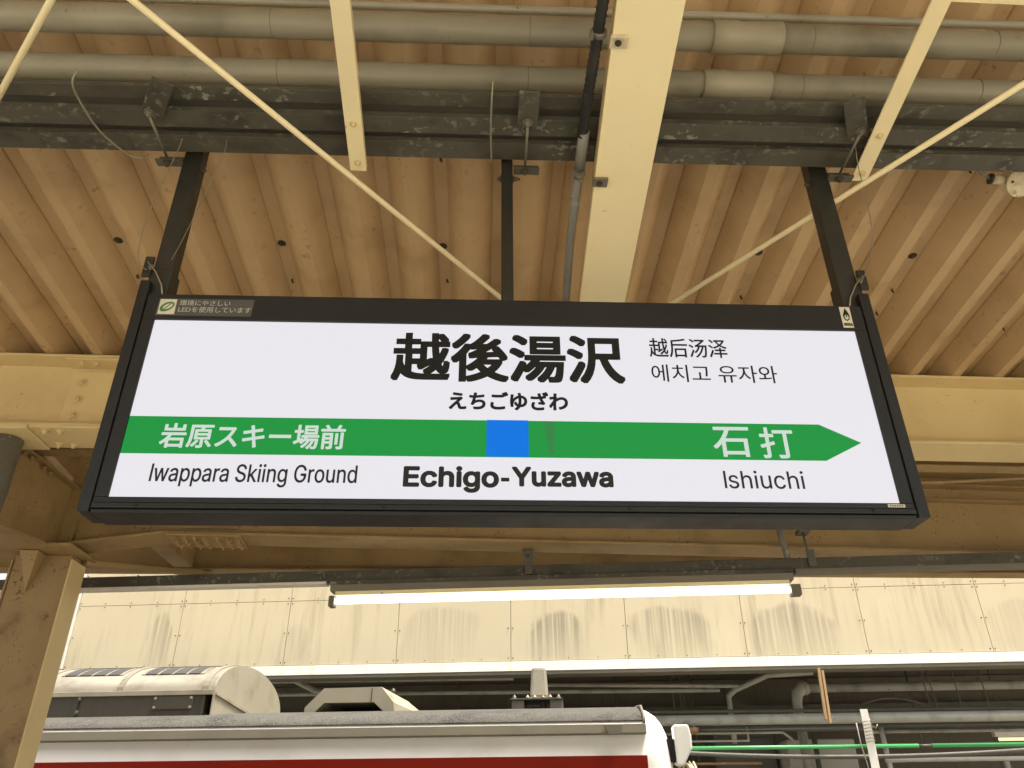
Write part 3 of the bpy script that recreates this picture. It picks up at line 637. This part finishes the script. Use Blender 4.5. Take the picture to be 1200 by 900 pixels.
for (u, zc, ru, rz, k) in ((-.18, .40, .34, .28, .7), (1.12, .42, .50, .30, .55), (2.45, .40, .48, .30, .5), (-4.85, .45, .16, .38, .55), (-3.2, .3, .2, .3, .18), (-1.5, .5, .5, .25, .3), (4.9, .4, .4, .3, .2)):
    sub = N.new('ShaderNodeVectorMath'); sub.operation = 'SUBTRACT'; sub.inputs[1].default_value = (u, 0, zc); L.new(tcn.outputs['Object'], sub.inputs[0])
    dv = N.new('ShaderNodeVectorMath'); dv.operation = 'MULTIPLY'; dv.inputs[1].default_value = (1/ru, 0, 1/rz); L.new(sub.outputs[0], dv.inputs[0])
    sx = N.new('ShaderNodeSeparateXYZ'); L.new(dv.outputs[0], sx.inputs[0])
    mx = N.new('ShaderNodeMath'); mx.operation = 'MAXIMUM'; mx.inputs[1].default_value = 0; L.new(sx.outputs['Z'], mx.inputs[0])   # straight sides below the rounded top
    cb = N.new('ShaderNodeCombineXYZ'); L.new(sx.outputs['X'], cb.inputs['X']); L.new(mx.outputs[0], cb.inputs['Z'])
    ln = N.new('ShaderNodeVectorMath'); ln.operation = 'LENGTH'; L.new(cb.outputs[0], ln.inputs[0])
    jt = N.new('ShaderNodeMath'); jt.operation = 'MULTIPLY_ADD'; jt.inputs[1].default_value = .85; L.new(nz.outputs['Fac'], jt.inputs[0]); L.new(ln.outputs['Value'], jt.inputs[2])
    mr = N.new('ShaderNodeMapRange'); mr.interpolation_type = 'SMOOTHSTEP'; mr.inputs['From Min'].default_value = 1.44; mr.inputs['From Max'].default_value = 1.16
    L.new(jt.outputs[0], mr.inputs['Value'])
    fd = N.new('ShaderNodeMapRange'); fd.inputs['From Min'].default_value = -1.2; fd.inputs['From Max'].default_value = .3; fd.inputs['To Min'].default_value = .25; L.new(sx.outputs['Z'], fd.inputs['Value'])
    st = N.new('ShaderNodeMath'); st.operation = 'MULTIPLY'; L.new(mr.outputs[0], st.inputs[0]); L.new(fd.outputs[0], st.inputs[1])
    st2 = N.new('ShaderNodeMath'); st2.operation = 'MULTIPLY'; L.new(st.outputs[0], st2.inputs[0]); L.new(mrs.outputs[0], st2.inputs[1])
    q = N.new('ShaderNodeMath'); q.operation = 'MULTIPLY'; q.inputs[1].default_value = k; L.new(st2.outputs[0], q.inputs[0])
    mi = N.new('ShaderNodeMix'); mi.data_type = 'RGBA'; L.new(q.outputs[0], mi.inputs['Factor']); L.new(src, mi.inputs[6]); mi.inputs[7].default_value = (.26,.225,.15,1)
    src = mi.outputs[2]
L.new(src, bsd.inputs['Base Color'])
PW = 1.312
pm = MB().box(0, PW-.006, 0, .012, 0, .728).mesh('fascia_panel'); pm.materials.append(MT['fascia'])
bmn = MB().prism([(-.03, 0), (.0, 0), (.0, .105), (-.012, .105)], 0, PW-.003, 'x').mesh('fascia_band'); bmn.materials.append(MT['band'])
screws = MB(); seams = MB()
for k in range(12):
    u = -5.94 + PW*k
    for row, z in enumerate((.112, .846)):
        share('fascia_panel', pm, fs_.o, (u+.003, random.uniform(-.001, .001), z))
        for x in (.022, PW-.030):
            for zz in (.03, .36, .70): screws.tube([(u+x, 9.2, 3.11+z+zz), (u+x, 9.192, 3.11+z+zz)], .0065, 6)
        for x in (.33, .65, .98):
            for zz in (.022, .71): screws.tube([(u+x, 9.2, 3.11+z+zz), (u+x, 9.192, 3.11+z+zz)], .0055, 6)
    share('fascia_band', bmn, fs_.o, (u, 0, 0))
o = part('fascia_screws', screws, MT['rustbolt'], fs_); o['kind'] = 'stuff'
part('backing', MB().box(-5.93, 9.8, 9.2135, 9.28, 3.13, 4.70), MT['gutter'], fs_)
part('top_coping', MB().box(-6.0, 9.85, 9.17, 9.33, 4.7005, 4.75), MT['whitemetal'], fs_, bevel=.004)
part('end_trim', MB().box(-6.02, -5.945, 9.18, 9.30, 3.10, 4.70), MT['whitemetal'], fs_, bevel=.004)
part('soffit_lip', MB().box(-6, 9.8, 9.185, 9.42, 3.072, 3.108), MT['gutter'], fs_, bevel=.003)
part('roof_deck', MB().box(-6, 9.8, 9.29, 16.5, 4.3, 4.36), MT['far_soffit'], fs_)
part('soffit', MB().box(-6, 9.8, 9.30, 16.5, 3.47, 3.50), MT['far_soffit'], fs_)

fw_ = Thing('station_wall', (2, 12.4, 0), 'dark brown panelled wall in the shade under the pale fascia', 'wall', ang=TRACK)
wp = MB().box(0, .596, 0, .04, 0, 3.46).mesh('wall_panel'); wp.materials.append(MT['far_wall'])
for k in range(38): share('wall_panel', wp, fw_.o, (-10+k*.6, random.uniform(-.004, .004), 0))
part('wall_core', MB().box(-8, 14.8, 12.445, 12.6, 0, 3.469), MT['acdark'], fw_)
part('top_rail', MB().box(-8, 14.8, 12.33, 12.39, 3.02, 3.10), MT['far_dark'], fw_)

def fpipe(name, label, pts, r, mat, cat='pipe', group='pipes under the opposite roof', seg=14):
    return solo(name, MB().tube(pts, r, seg), MT[mat], pts[0], label, cat, group, ang=TRACK)
fpipe('service_pipe', 'pale pipe just under the fascia, right of the wooden sticks', [(2.86, 10.5, 3.06), (9.5, 10.5, 3.06)], .052, 'far_pipe')
jp = Thing('pipe_elbow', (2.79, 10.5, 3.05), 'wrapped grey pipe elbow left of the wooden sticks', 'pipe elbow', ang=TRACK)
part('elbow', MB().tube([(2.86, 10.48, 3.06), (2.78, 10.46, 3.05), (2.72, 10.45, 2.99), (2.70, 10.45, 2.90), (2.70, 10.45, 2.45), (2.69, 10.45, 0)], [.07, .075, .07, .06, .055, .055], 14), MT['far_pipe'], jp)
part('collar', MB().tube([(2.80, 10.47, 3.055), (2.83, 10.475, 3.06)], .085, 16), MT['far_pipe'], jp)
fpipe('service_pipe', 'bent pale pipe rising to the right under the middle of the fascia', [(1.9, 10.5, 2.45), (1.9, 10.5, 2.98), (1.98, 10.5, 3.05), (2.40, 10.45, 3.21), (2.95, 10.45, 3.235)], .033, 'far_pipe')
fpipe('service_pipe', 'fat pale grey pipe crossing the right side below the fascia', [(.2, 9.6, 2.618), (9.5, 9.6, 2.618)], .056, 'far_pipe')
fpipe('service_pipe', 'dark pipe directly below the fat pale grey pipe', [(.4, 9.85, 2.55), (9.5, 9.85, 2.555)], .04, 'far_dark')
fpipe('service_pipe', 'thin pale pipe under the dark pipe at the right', [(.5, 9.8, 2.503), (2.32, 9.8, 2.503), (2.40, 9.8, 2.44), (2.42, 9.8, 2.40)], .016, 'far_pipe')
fpipe('service_pipe', 'thin pale pipe right of the leaning white post', [(3.30, 9.8, 2.494), (9.5, 9.8, 2.494)], .018, 'far_pipe')
fpipe('service_pipe', 'short thin pipe right of the white train mirror', [(.5, 9.8, 2.421), (1.93, 9.8, 2.421), (1.93, 9.8, 2.56)], .013, 'far_pipe')
fpipe('service_pipe', 'thin grey pipe below the green bar at the right edge', [(3.27, 9.5, 2.185), (3.5, 9.5, 2.19), (9.5, 9.5, 2.205)], .022, 'far_pipe')
fpipe('service_pipe', 'thin brown pipe below the green bar, next to the train', [(.5, 9.6, 2.18), (2.0, 9.6, 2.18)], .014, 'brown')
fpipe('service_pipe', 'thin pipe under the fascia above the train, upper of the two', [(-5.5, 10.2, 3.215), (-.74, 10.2, 3.195)], .027, 'far_pipe')
fpipe('service_pipe', 'thin pipe under the fascia above the train, lower of the two', [(-5.5, 10.5, 3.105), (1.8, 10.5, 3.055)], .024, 'far_pipe')
fpipe('service_pipe', 'thin pale pipe under the fascia between train and bent pipe', [(-.4, 10.3, 3.125), (2.0, 10.3, 3.07)], .022, 'far_pipe')
fpipe('service_pipe', 'bent pipe between the two rounded units on the train roof', [(-3.5, 10.2, 3.22), (-3.40, 10.2, 3.17), (-3.2, 10.2, 3.08), (-3.1, 10.2, 3.06), (-2.2, 10.2, 3.06)], .035, 'far_pipe')
for i, (x, v_, lb) in enumerate(((1.55, 11.2, 'dark drop rod left of the bent pale pipe'), (-.6, 11.2, 'dark drop rod behind the train antenna'), (-1.55, 11.2, 'dark drop rod right of the low roof hood'), (4.35, 11.2, 'dark drop rod at the far right under the fascia'), (.55, 11.2, 'dark drop rod above the end of the train'))):
    fpipe('drop_rod', lb, [(x, v_, 3.469), (x, v_, 2.3)], .012, 'far_dark', 'rod', 'dark rods under the opposite roof', 8)
gbar = Thing('green_bar', (1, 9.0, 2.287), 'bright green bar crossing the shade behind the train', 'bar', ang=TRACK)
part('bar_length', MB().tube([(.2, 9.0, 2.290), (3.455, 9.0, 2.287)], .0195, 10), MT['green'], gbar)
part('bar_length', MB().tube([(3.585, 9.0, 2.287), (9.5, 9.0, 2.290)], .0195, 10), MT['green'], gbar)
part('joint', MB().tube([(3.456, 9.0, 2.287), (3.584, 9.0, 2.287)], .014, 10), MT['far_dark'], gbar)

fc = Thing('concrete_column', (2.9, 10.9, 0), 'broad grey concrete column under the opposite roof, behind the green bar', 'column', ang=TRACK)
part('shaft', MB().box(2.55, 3.35, 10.65, 11.3, 0, 2.50), MT['far_conc'], fc, bevel=.015)
fpipe('service_pipe', 'upright grey pipe standing before the concrete column', [(2.66, 10.3, 0), (2.66, 10.3, 2.60)], .04, 'far_pipe')
fpipe('service_pipe', 'upright dark pipe beside the concrete column', [(2.80, 10.35, 0), (2.80, 10.35, 2.56)], .03, 'far_dark')
cab = Thing('equipment_cabinet', (2.0, 11.4, 0), 'dark grey cabinet standing left of the concrete column', 'cabinet', ang=TRACK)
part('body', MB().box(1.75, 2.5, 11.1, 11.7, 0, 2.62), MT['far_dark'], cab, bevel=.01)
part('door', MB().box(1.78, 2.47, 11.08, 11.098, .1, 2.56), MT['far_dark'], cab, bevel=.004)
fpipe('support_post', 'slim grey post right of the leaning white post', [(3.45, 9.75, 0), (3.38, 9.75, 2.54)], .028, 'far_pipe', 'post', None)
fpipe('support_post', 'slim grey post at the lower right edge', [(4.55, 9.6, 0), (4.55, 9.6, 2.17)], .028, 'far_pipe', 'post', None)
wp_ = Thing('white_post', (2.94, 8.92, 0), 'leaning white steel post tied with wire, in front of the green bar', 'post', ang=TRACK)
part('angle', MB().bar((2.93, 8.9, 0), (2.955, 8.9, 2.627), .075, .008, (0,1,0)), MT['whitemetal'], wp_)
part('angle_leg', MB().bar((2.97, 8.93, 0), (2.995, 8.93, 2.54), .008, .06, (0,1,0)), MT['whitemetal'], wp_)
tie = []
for i in range(60):
    t_ = i/59; tie.append((2.962+.045*math.cos(t_*44), 8.915+.045*math.sin(t_*44), 2.30+.22*t_))
part('wire_tie', MB().tube(tie, .0045, 5), MT['wire'], wp_)
part('loose_end', MB().tube([(3.0, 8.88, 2.47), (3.03, 8.87, 2.44), (3.05, 8.87, 2.48)], .004, 5), MT['wire'], wp_)
fpipe('wire', 'thin pale wire hanging left of the leaning white post', [(2.86, 8.92, 2.50), (2.865, 8.92, 2.3), (2.89, 8.92, 2.1), (2.89, 8.92, 1.5)], .006, 'far_pipe', 'wire', None, 6)
solo('wooden_stick', MB().bar((2.648, 9.13, 3.07), (2.62, 9.11, 2.555), .03, .03, (0,1,0)), MT['wood'], (2.62, 9.11, 2.56), 'greyish wooden stick under the fascia, the straighter of the two', 'stick', 'wooden sticks under the fascia', ang=TRACK, bevel=.003)
solo('wooden_stick', MB().bar((2.69, 9.155, 3.05), (2.655, 9.10, 2.515), .026, .03, (0,1,0)), MT['wood'], (2.655, 9.10, 2.52), 'orange-brown split wooden stick under the fascia', 'stick', 'wooden sticks under the fascia', ang=TRACK, bevel=.003)
ins = Thing('insulator', (1.2, 9.4, 2.497), 'brown ribbed insulator just right of the train end', 'insulator', ang=TRACK)
pts, rs = [], []
for i in range(17): pts.append((1.05+.28*i/16, 9.4, 2.497)); rs.append(.045 if i % 4 in (1, 2) else .032)
part('ribs', MB().tube(pts, rs, 14), MT['brown'], ins)
part('rod', MB().tube([(1.331, 9.4, 2.497), (3.0, 9.42, 2.50)], .008, 8), MT['far_dark'], ins)
fl = Thing('tube_lamp', (5.9, 11, 2.51), 'small yellowish lit lamp deep under the opposite roof at the right edge', 'lamp', ang=TRACK)
MT['fartube'] = glow('warm_far_lamp', (1.0, .85, .5), 1.2)
part('lamp_tube', MB().tube([(5.2, 11, 2.50), (6.4, 11, 2.50)], .02, 10), MT['fartube'], fl)
part('batten', MB().box(5.15, 6.45, 10.96, 11.04, 2.53, 2.58), MT['whitemetal'], fl)
for x in (5.3, 6.3): part('drop_rod', MB().tube([(x, 11, 2.58), (x, 11, 3.469)], .008, 6), MT['far_dark'], fl)
for x, v_, zt_, zb_, lb in ((1.22, 10.6, 3.46, 2.66, 'leftmost of three thin wires left of the bent pale pipe'), (1.31, 10.6, 3.46, 2.66, 'middle of three thin wires left of the bent pale pipe'),
        (1.36, 10.7, 3.46, 2.66, 'rightmost of three thin wires left of the bent pale pipe'), (4.05, 10.0, 3.46, 2.70, 'first thin wire right of the leaning white post, under the fascia'),
        (4.12, 10.0, 3.46, 2.68, 'second thin wire right of the leaning white post, under the fascia'), (4.40, 10.0, 3.46, 2.66, 'third thin wire right of the leaning white post, under the fascia'),
        (4.75, 10.1, 3.46, 2.7, 'thin wire under the fascia nearest the right edge'), (-.85, 10.8, 3.46, 2.4, 'thin wire in the shade left of the train antenna'), (-2.5, 10.8, 3.46, 2.4, 'thin wire in the shade behind the low roof hood')):
    fpipe('hanging_wire', lb, [(x, v_, zt_), (x+.01, v_, (zt_+zb_)/2), (x+.03, v_, zb_)], .007, 'far_dark', 'wire', 'thin wires hanging under the opposite roof', 6)
solo('diagonal_brace', MB().bar((1.95, 10.9, 2.96), (2.75, 10.9, 2.70), .02, .09, (0,0,1)), MT['far_dark'], (1.95, 10.9, 2.9), 'dark slanted brace under the bent pale pipe, beneath the fascia', 'brace', ang=TRACK)
# sagging dark cables
def cable(label, u0_, u1_, v_, z0_, z1_, sag, r=.012):
    pts = [(u0_+(u1_-u0_)*i/20, v_, z0_+(z1_-z0_)*i/20 - sag*4*(i/20)*(1-i/20)) for i in range(21)]
    fpipe('cable', label, pts, r, 'far_dark', 'cable', 'sagging cables under the opposite roof', 8)
cable('dark cable sagging just under the green bar', .6, 5.2, 9.2, 2.30, 2.29, .09, .022)
cable('dark cable looping over the fat pale grey pipe at the right', 3.3, 4.1, 9.9, 2.80, 2.72, -.09)
cable('long dark cable lying above the fat pale grey pipe', .3, 9.0, 9.75, 2.73, 2.72, .01, .02)

# ------------------------------------------------------------------ the train
tr = Thing('train_car', (-9, 7.6, -1.12), 'white railway car with a red band and dusty grey roof, passing behind the sign', 'train', ang=TRACK)
V0, V1 = 6.2, 9.0; VC = 7.6
half = [(0, 0.02), (.0, 1.75), (.0, 2.0), (.004, 2.04), (.02, 2.10), (.042, 2.18), (.07, 2.262), (.16, 2.32), (.32, 2.365), (.62, 2.415), (1.0, 2.445), (1.4, 2.455)]
secL = [(V0+d, z) for d, z in half]; sec = secL + [(2*VC-v, z) for v, z in secL[-2::-1]]
def ring(u, shrink, drop):
    out = []
    for v, z in sec:
        k = max(0, (z-1.2)/1.25)
        out.append((u, VC+(v-VC)*(1-shrink/1.4), z-drop*k))
    return out
rings = [ring(-19.5, 0, 0), ring(.50, 0, 0)]
body = MB(); n = len(sec)
stops = [(-19.5, 0, 0), (.515, 0, 0), (.56, .012, .012), (.605, .035, .04), (.645, .075, .085), (.675, .13, .15), (.70, .21, .25), (.715, .32, .38)]
vs = [p for u, s_, d_ in stops for p in ring(u, s_, d_)]
fs = [(j*n+i, j*n+i+1, (j+1)*n+i+1, (j+1)*n+i) for j in range(len(stops)-1) for i in range(n-1)]
body.add(vs, fs, True); body.f.append([(len(stops)-1)*n+i for i in range(n)]); body.f.append(list(range(n))[::-1])
part('body', body, MT['trainwhite'], tr)
rf = MB(); outer = [(v, z) for v, z in sec if z > 2.24]; m_ = len(outer)
vs = [(u, VC+(v-VC)*1.004, z+dz) for dz in (.003, .014) for u in (-19.4, .50) for v, z in outer]
fs = []
for b_ in (0, 2*m_):
    fs += [(b_+i, b_+i+1, b_+m_+i+1, b_+m_+i) for i in range(m_-1)]
fs += [(i, i+1, 2*m_+i+1, 2*m_+i) for i in range(m_-1)] + [(m_+i, m_+i+1, 3*m_+i+1, 3*m_+i) for i in range(m_-1)]
fs += [(0, m_, 3*m_, 2*m_), (m_-1, 2*m_-1, 4*m_-1, 3*m_-1)]
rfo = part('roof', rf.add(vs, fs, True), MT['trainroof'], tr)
part('roof_edge_cap', MB().tube([(.503, 6.245, 2.25), (.504, 6.30, 2.315), (.504, 6.5, 2.395), (.504, 7.0, 2.45), (.504, 7.6, 2.475)], .011, 8), MT['gutter'], tr, rfo)
part('gutter', MB().prism([(6.182, 2.178), (6.236, 2.172), (6.262, 2.240), (6.192, 2.243)], -19.4, .508, 'x'), MT['gutter'], tr, bevel=.004)
part('gutter_spout', MB().add([(x, v, z) for v in (6.155, 6.181) for x, z in ((.20, 2.236), (.34, 2.236), (.318, 2.168), (.235, 2.168))],
     [(0,1,2,3), (7,6,5,4), (0,4,5,1), (1,5,6,2), (2,6,7,3), (3,7,4,0)]), MT['gutter'], tr, bevel=.004)
part('red_band', MB().box(-19.3, .50, 6.190, 6.1985, 1.72, 2.034), MT['trainred'], tr)
part('red_band', MB().box(-19.3, .50, 6.193, 6.1985, .55, .80), MT['trainred'], tr)
for i in range(9):
    u = -.9-i*2.05
    wd = part('window', MB().box(u-1.5, u, 6.190, 6.1985, .86, 1.66), MT['glass'], tr)
    part('window_frame', MB().box(u-1.55, u+.05, 6.1945, 6.1982, .81, 1.71), MT['galv'], tr, wd)
part('underframe', MB().box(-19.3, .4, 6.35, 8.85, -.55, .018), MT['far_dark'], tr)
for u in (-2.6, -4.7, -15.2, -17.3):
    for v in (6.95, 8.1):
        wh = part('wheel', MB().tube([(u, v-.06, -.68), (u, v+.06, -.68)], .43, 28), MT['rustbolt'], tr)
mi_ = part('mirror', MB().add([(x, v, z) for v in (6.32, 6.48) for x, z in ((.715, 2.245), (.825, 2.245), (.84, 2.17), (.838, 2.085), (.765, 1.97), (.72, 1.98))],
     [(0,1,2,3,4,5), (11,10,9,8,7,6), (0,6,7,1), (1,7,8,2), (2,8,9,3), (3,9,10,4), (4,10,11,5), (5,11,6,0)]), MT['trainwhite'], tr, bevel=.012)
part('mirror_arm', MB().box(.66, .716, 6.36, 6.44, 2.0, 2.15), MT['black'], tr, mi_)
for k in range(4): part('jumper_cable', MB().tube([(.72+.03*k, 6.5, 1.90), (.76+.03*k, 6.44, 2.0), (.81+.022*k, 6.42, 1.98-.02*k), (.84+.02*k, 6.42, 1.85)], .010, 8), MT['oldcream'], tr)

# rounded air-conditioning unit on the roof
ac = Thing('roof_unit', (-4.9, 7.4, 2.41), 'long pale air-conditioning unit with arched top on the train roof', 'roof unit', ang=TRACK)
U0, U1 = -6.9, -2.93; va, vb, zs, zt = 6.6, 8.2, 2.577, 2.875
arch = [(VC-.2+.8*-math.cos(math.pi*i/24), zs+(zt-zs)*math.sin(math.pi*i/24)) for i in range(25)]
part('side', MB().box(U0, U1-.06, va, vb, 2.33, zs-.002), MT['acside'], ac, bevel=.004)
top = MB(); vs = [(u, v, z) for u in (U0, U1) for v, z in arch]; k_ = len(arch)
top.add(vs, [(i, i+1, k_+i+1, k_+i) for i in range(k_-1)], True)
top.f.append(list(range(k_))[::-1]); top.f.append([k_+i for i in range(k_)])
tp = part('arched_cover', top, MT['accover'], ac)
part('end_plate', MB().prism([(va, 2.33)] + arch + [(vb, 2.33)], U1+.0005, U1+.012, 'x'), MT['ac'], ac)
part('eave_strip', MB().box(U0, U1+.004, va-.014, va-.0005, zs-.03, zs+.008), MT['ac'], ac, bevel=.003)
part('end_strip', MB().bar((U1+.02, va+.02, 2.56), (U1+.02, vb-.25, 2.44), .02, .014, (1,0,0)), MT['ac'], ac)
part('foot_gap', MB().box(U1+.0125, U1+.02, va+.15, va+.55, 2.36, 2.415), MT['black'], ac)
def on_arch(i0, i1, u0_, u1_, h, mat, name):
    mb = MB(); pts = []
    for i in range(i0, i1+1):
        v, z = arch[i]; nv = Vector((0, (v-7.4)/.64, (z-zs)/.089)).normalized(); pts.append((v, z, nv))
    m2 = len(pts); vs = []
    for hh in (-.002, h):
        for u in (u0_, u1_): vs += [(u, v+nv.y*hh, z+nv.z*hh) for v, z, nv in pts]
    fs = []
    for b_ in (0, 2*m2): fs += [(b_+i, b_+i+1, b_+m2+i+1, b_+m2+i) for i in range(m2-1)]
    fs += [(i, i+1, 2*m2+i+1, 2*m2+i) for i in range(m2-1)] + [(m2+i, m2+i+1, 3*m2+i+1, 3*m2+i) for i in range(m2-1)]
    fs += [(0, m2, 3*m2, 2*m2), (m2-1, 2*m2-1, 4*m2-1, 3*m2-1)]
    return part(name, mb.add(vs, fs), mat, ac, tp)
for u in (-3.0, -3.72, -4.42, -5.2, -6.0): on_arch(0, 14, u-.025, u+.025, .008, MT['accover'], 'cover_strap')
for u in (-3.68, -4.38, -5.1, -5.9):
    on_arch(4, 7, u+.06, u+.60, .006, MT['accover'], 'grille')
    for k in range(4): on_arch(4, 7, u+.09+k*.125, u+.09+k*.125+.10, .009, MT['acdark'], 'louvre')
    on_arch(8, 10, u+.06, u+.60, .006, MT['acdark'], 'louvre')
part('hatch', MB().box(-3.42, -3.08, va-.010, va-.0005, 2.44, 2.54), MT['acside'], ac, bevel=.003)
for u in (-3.40, -3.10):
    for z in (2.455, 2.525): part('bolt', MB().bolt((u, va-.010, z), (0,-1,0), .008, .006), MT['ac'], ac)
for u in (-4.05, -5.2): 
    part('side_seam', MB().box(u, u+.012, va-.004, va-.0003, 2.35, 2.545), MT['black'], ac)
    for z in (2.43, 2.53): part('latch', MB().bolt((u+.006, va-.004, z), (0,-1,0), .011, .008), MT['galv'], ac)

# low hood with a dark opening
hd = Thing('roof_hood', (-1.8, 7.0, 2.41), 'low pale hood with a dark trapezoid opening on the train roof', 'roof hood', ang=TRACK)
zb = 2.36
o6 = [(-2.235, zb), (-2.235, 2.47), (-2.085, 2.617), (-1.60, 2.622), (-1.49, 2.50), (-1.475, zb)]
i6 = [(-2.165, zb), (-2.15, 2.43), (-2.075, 2.503), (-1.655, 2.503), (-1.57, 2.43), (-1.56, zb)]
hm = MB()
fr = [(x, 6.85, z) for x, z in o6] + [(x, 6.85, z) for x, z in i6]
bk = [(x+.10, 7.55, z-.03) for x, z in o6] + [(x+.06, 7.45, z) for x, z in i6]
hm.add(fr+bk, [(i, i+1, i+7, i+6) for i in range(5)] + [(i, i+12, i+13, i+1) for i in range(5)] + [(i+6, i+7, i+19, i+18) for i in range(5)] + [(12,13,14,15,16,17)])
part('shell', hm, MT['ac'], hd)
part('opening', MB().prism([(x, z) for x, z in i6], 7.30, 7.32, 'y'), MT['black'], hd)
sd_ = MB().add([(-1.475, 6.87, zb), (-1.49, 6.87, 2.50), (-1.60, 6.87, 2.615), (-1.30, 7.45, zb), (-1.31, 7.45, 2.45), (-1.5, 7.45, 2.59)],
               [(0,1,4,3), (1,2,5,4), (0,2,1), (3,4,5), (0,3,5,2)])
part('side_shell', sd_, MT['ac'], hd)
part('seam', MB().box(-1.68, -1.674, 6.845, 6.8495, 2.504, 2.612), MT['acside'], hd)
part('rivet', MB().bolt((-1.52, 6.95, 2.60), (0,0,1), .012, .012), MT['galv'], hd)
an = Thing('roof_antenna', (-.30, 7.2, 2.43), 'tapered pale antenna on a bolted plate on the train roof', 'antenna', ang=TRACK)
part('mast', MB().add([(x, v, z) for z, hw, hv in ((2.548, .078, .13), (2.80, .062, .07)) for x, v in ((-.297-hw, 7.2-hv), (-.297+hw, 7.2-hv), (-.297+hw, 7.2+hv), (-.297-hw, 7.2+hv))],
     [(3,2,1,0), (4,5,6,7), (0,1,5,4), (1,2,6,5), (2,3,7,6), (3,0,4,7)]), MT['accover'], an, bevel=.02)
part('mast_flange', MB().box(-.40, -.195, 7.04, 7.36, 2.531, 2.5475), MT['accover'], an, bevel=.003)
pl_ = part('base_plate', MB().box(-.535, -.095, 6.98, 7.42, 2.518, 2.530), MT['acdark'], an, bevel=.002)
for x in (-.50, -.13): part('bolt', MB().bolt((x, 7.02, 2.530), (0,0,1), .016, .016), MT['galv'], an)
for x in (-.39, -.33, -.26, -.20): part('bolt', MB().bolt((x, 7.03, 2.540), (0,0,1), .011, .011), MT['oldcream'], an)
for x in (-.47, -.15):
    for v in (7.05, 7.35): part('foot', MB().box(x-.052, x+.052, v-.05, v+.05, 2.40, 2.5175), MT['gutter'], an, bevel=.003)
part('cable_gland', MB().tube([(-.26, 7.1, 2.40), (-.26, 7.1, 2.517)], .03, 12), MT['galv'], an)
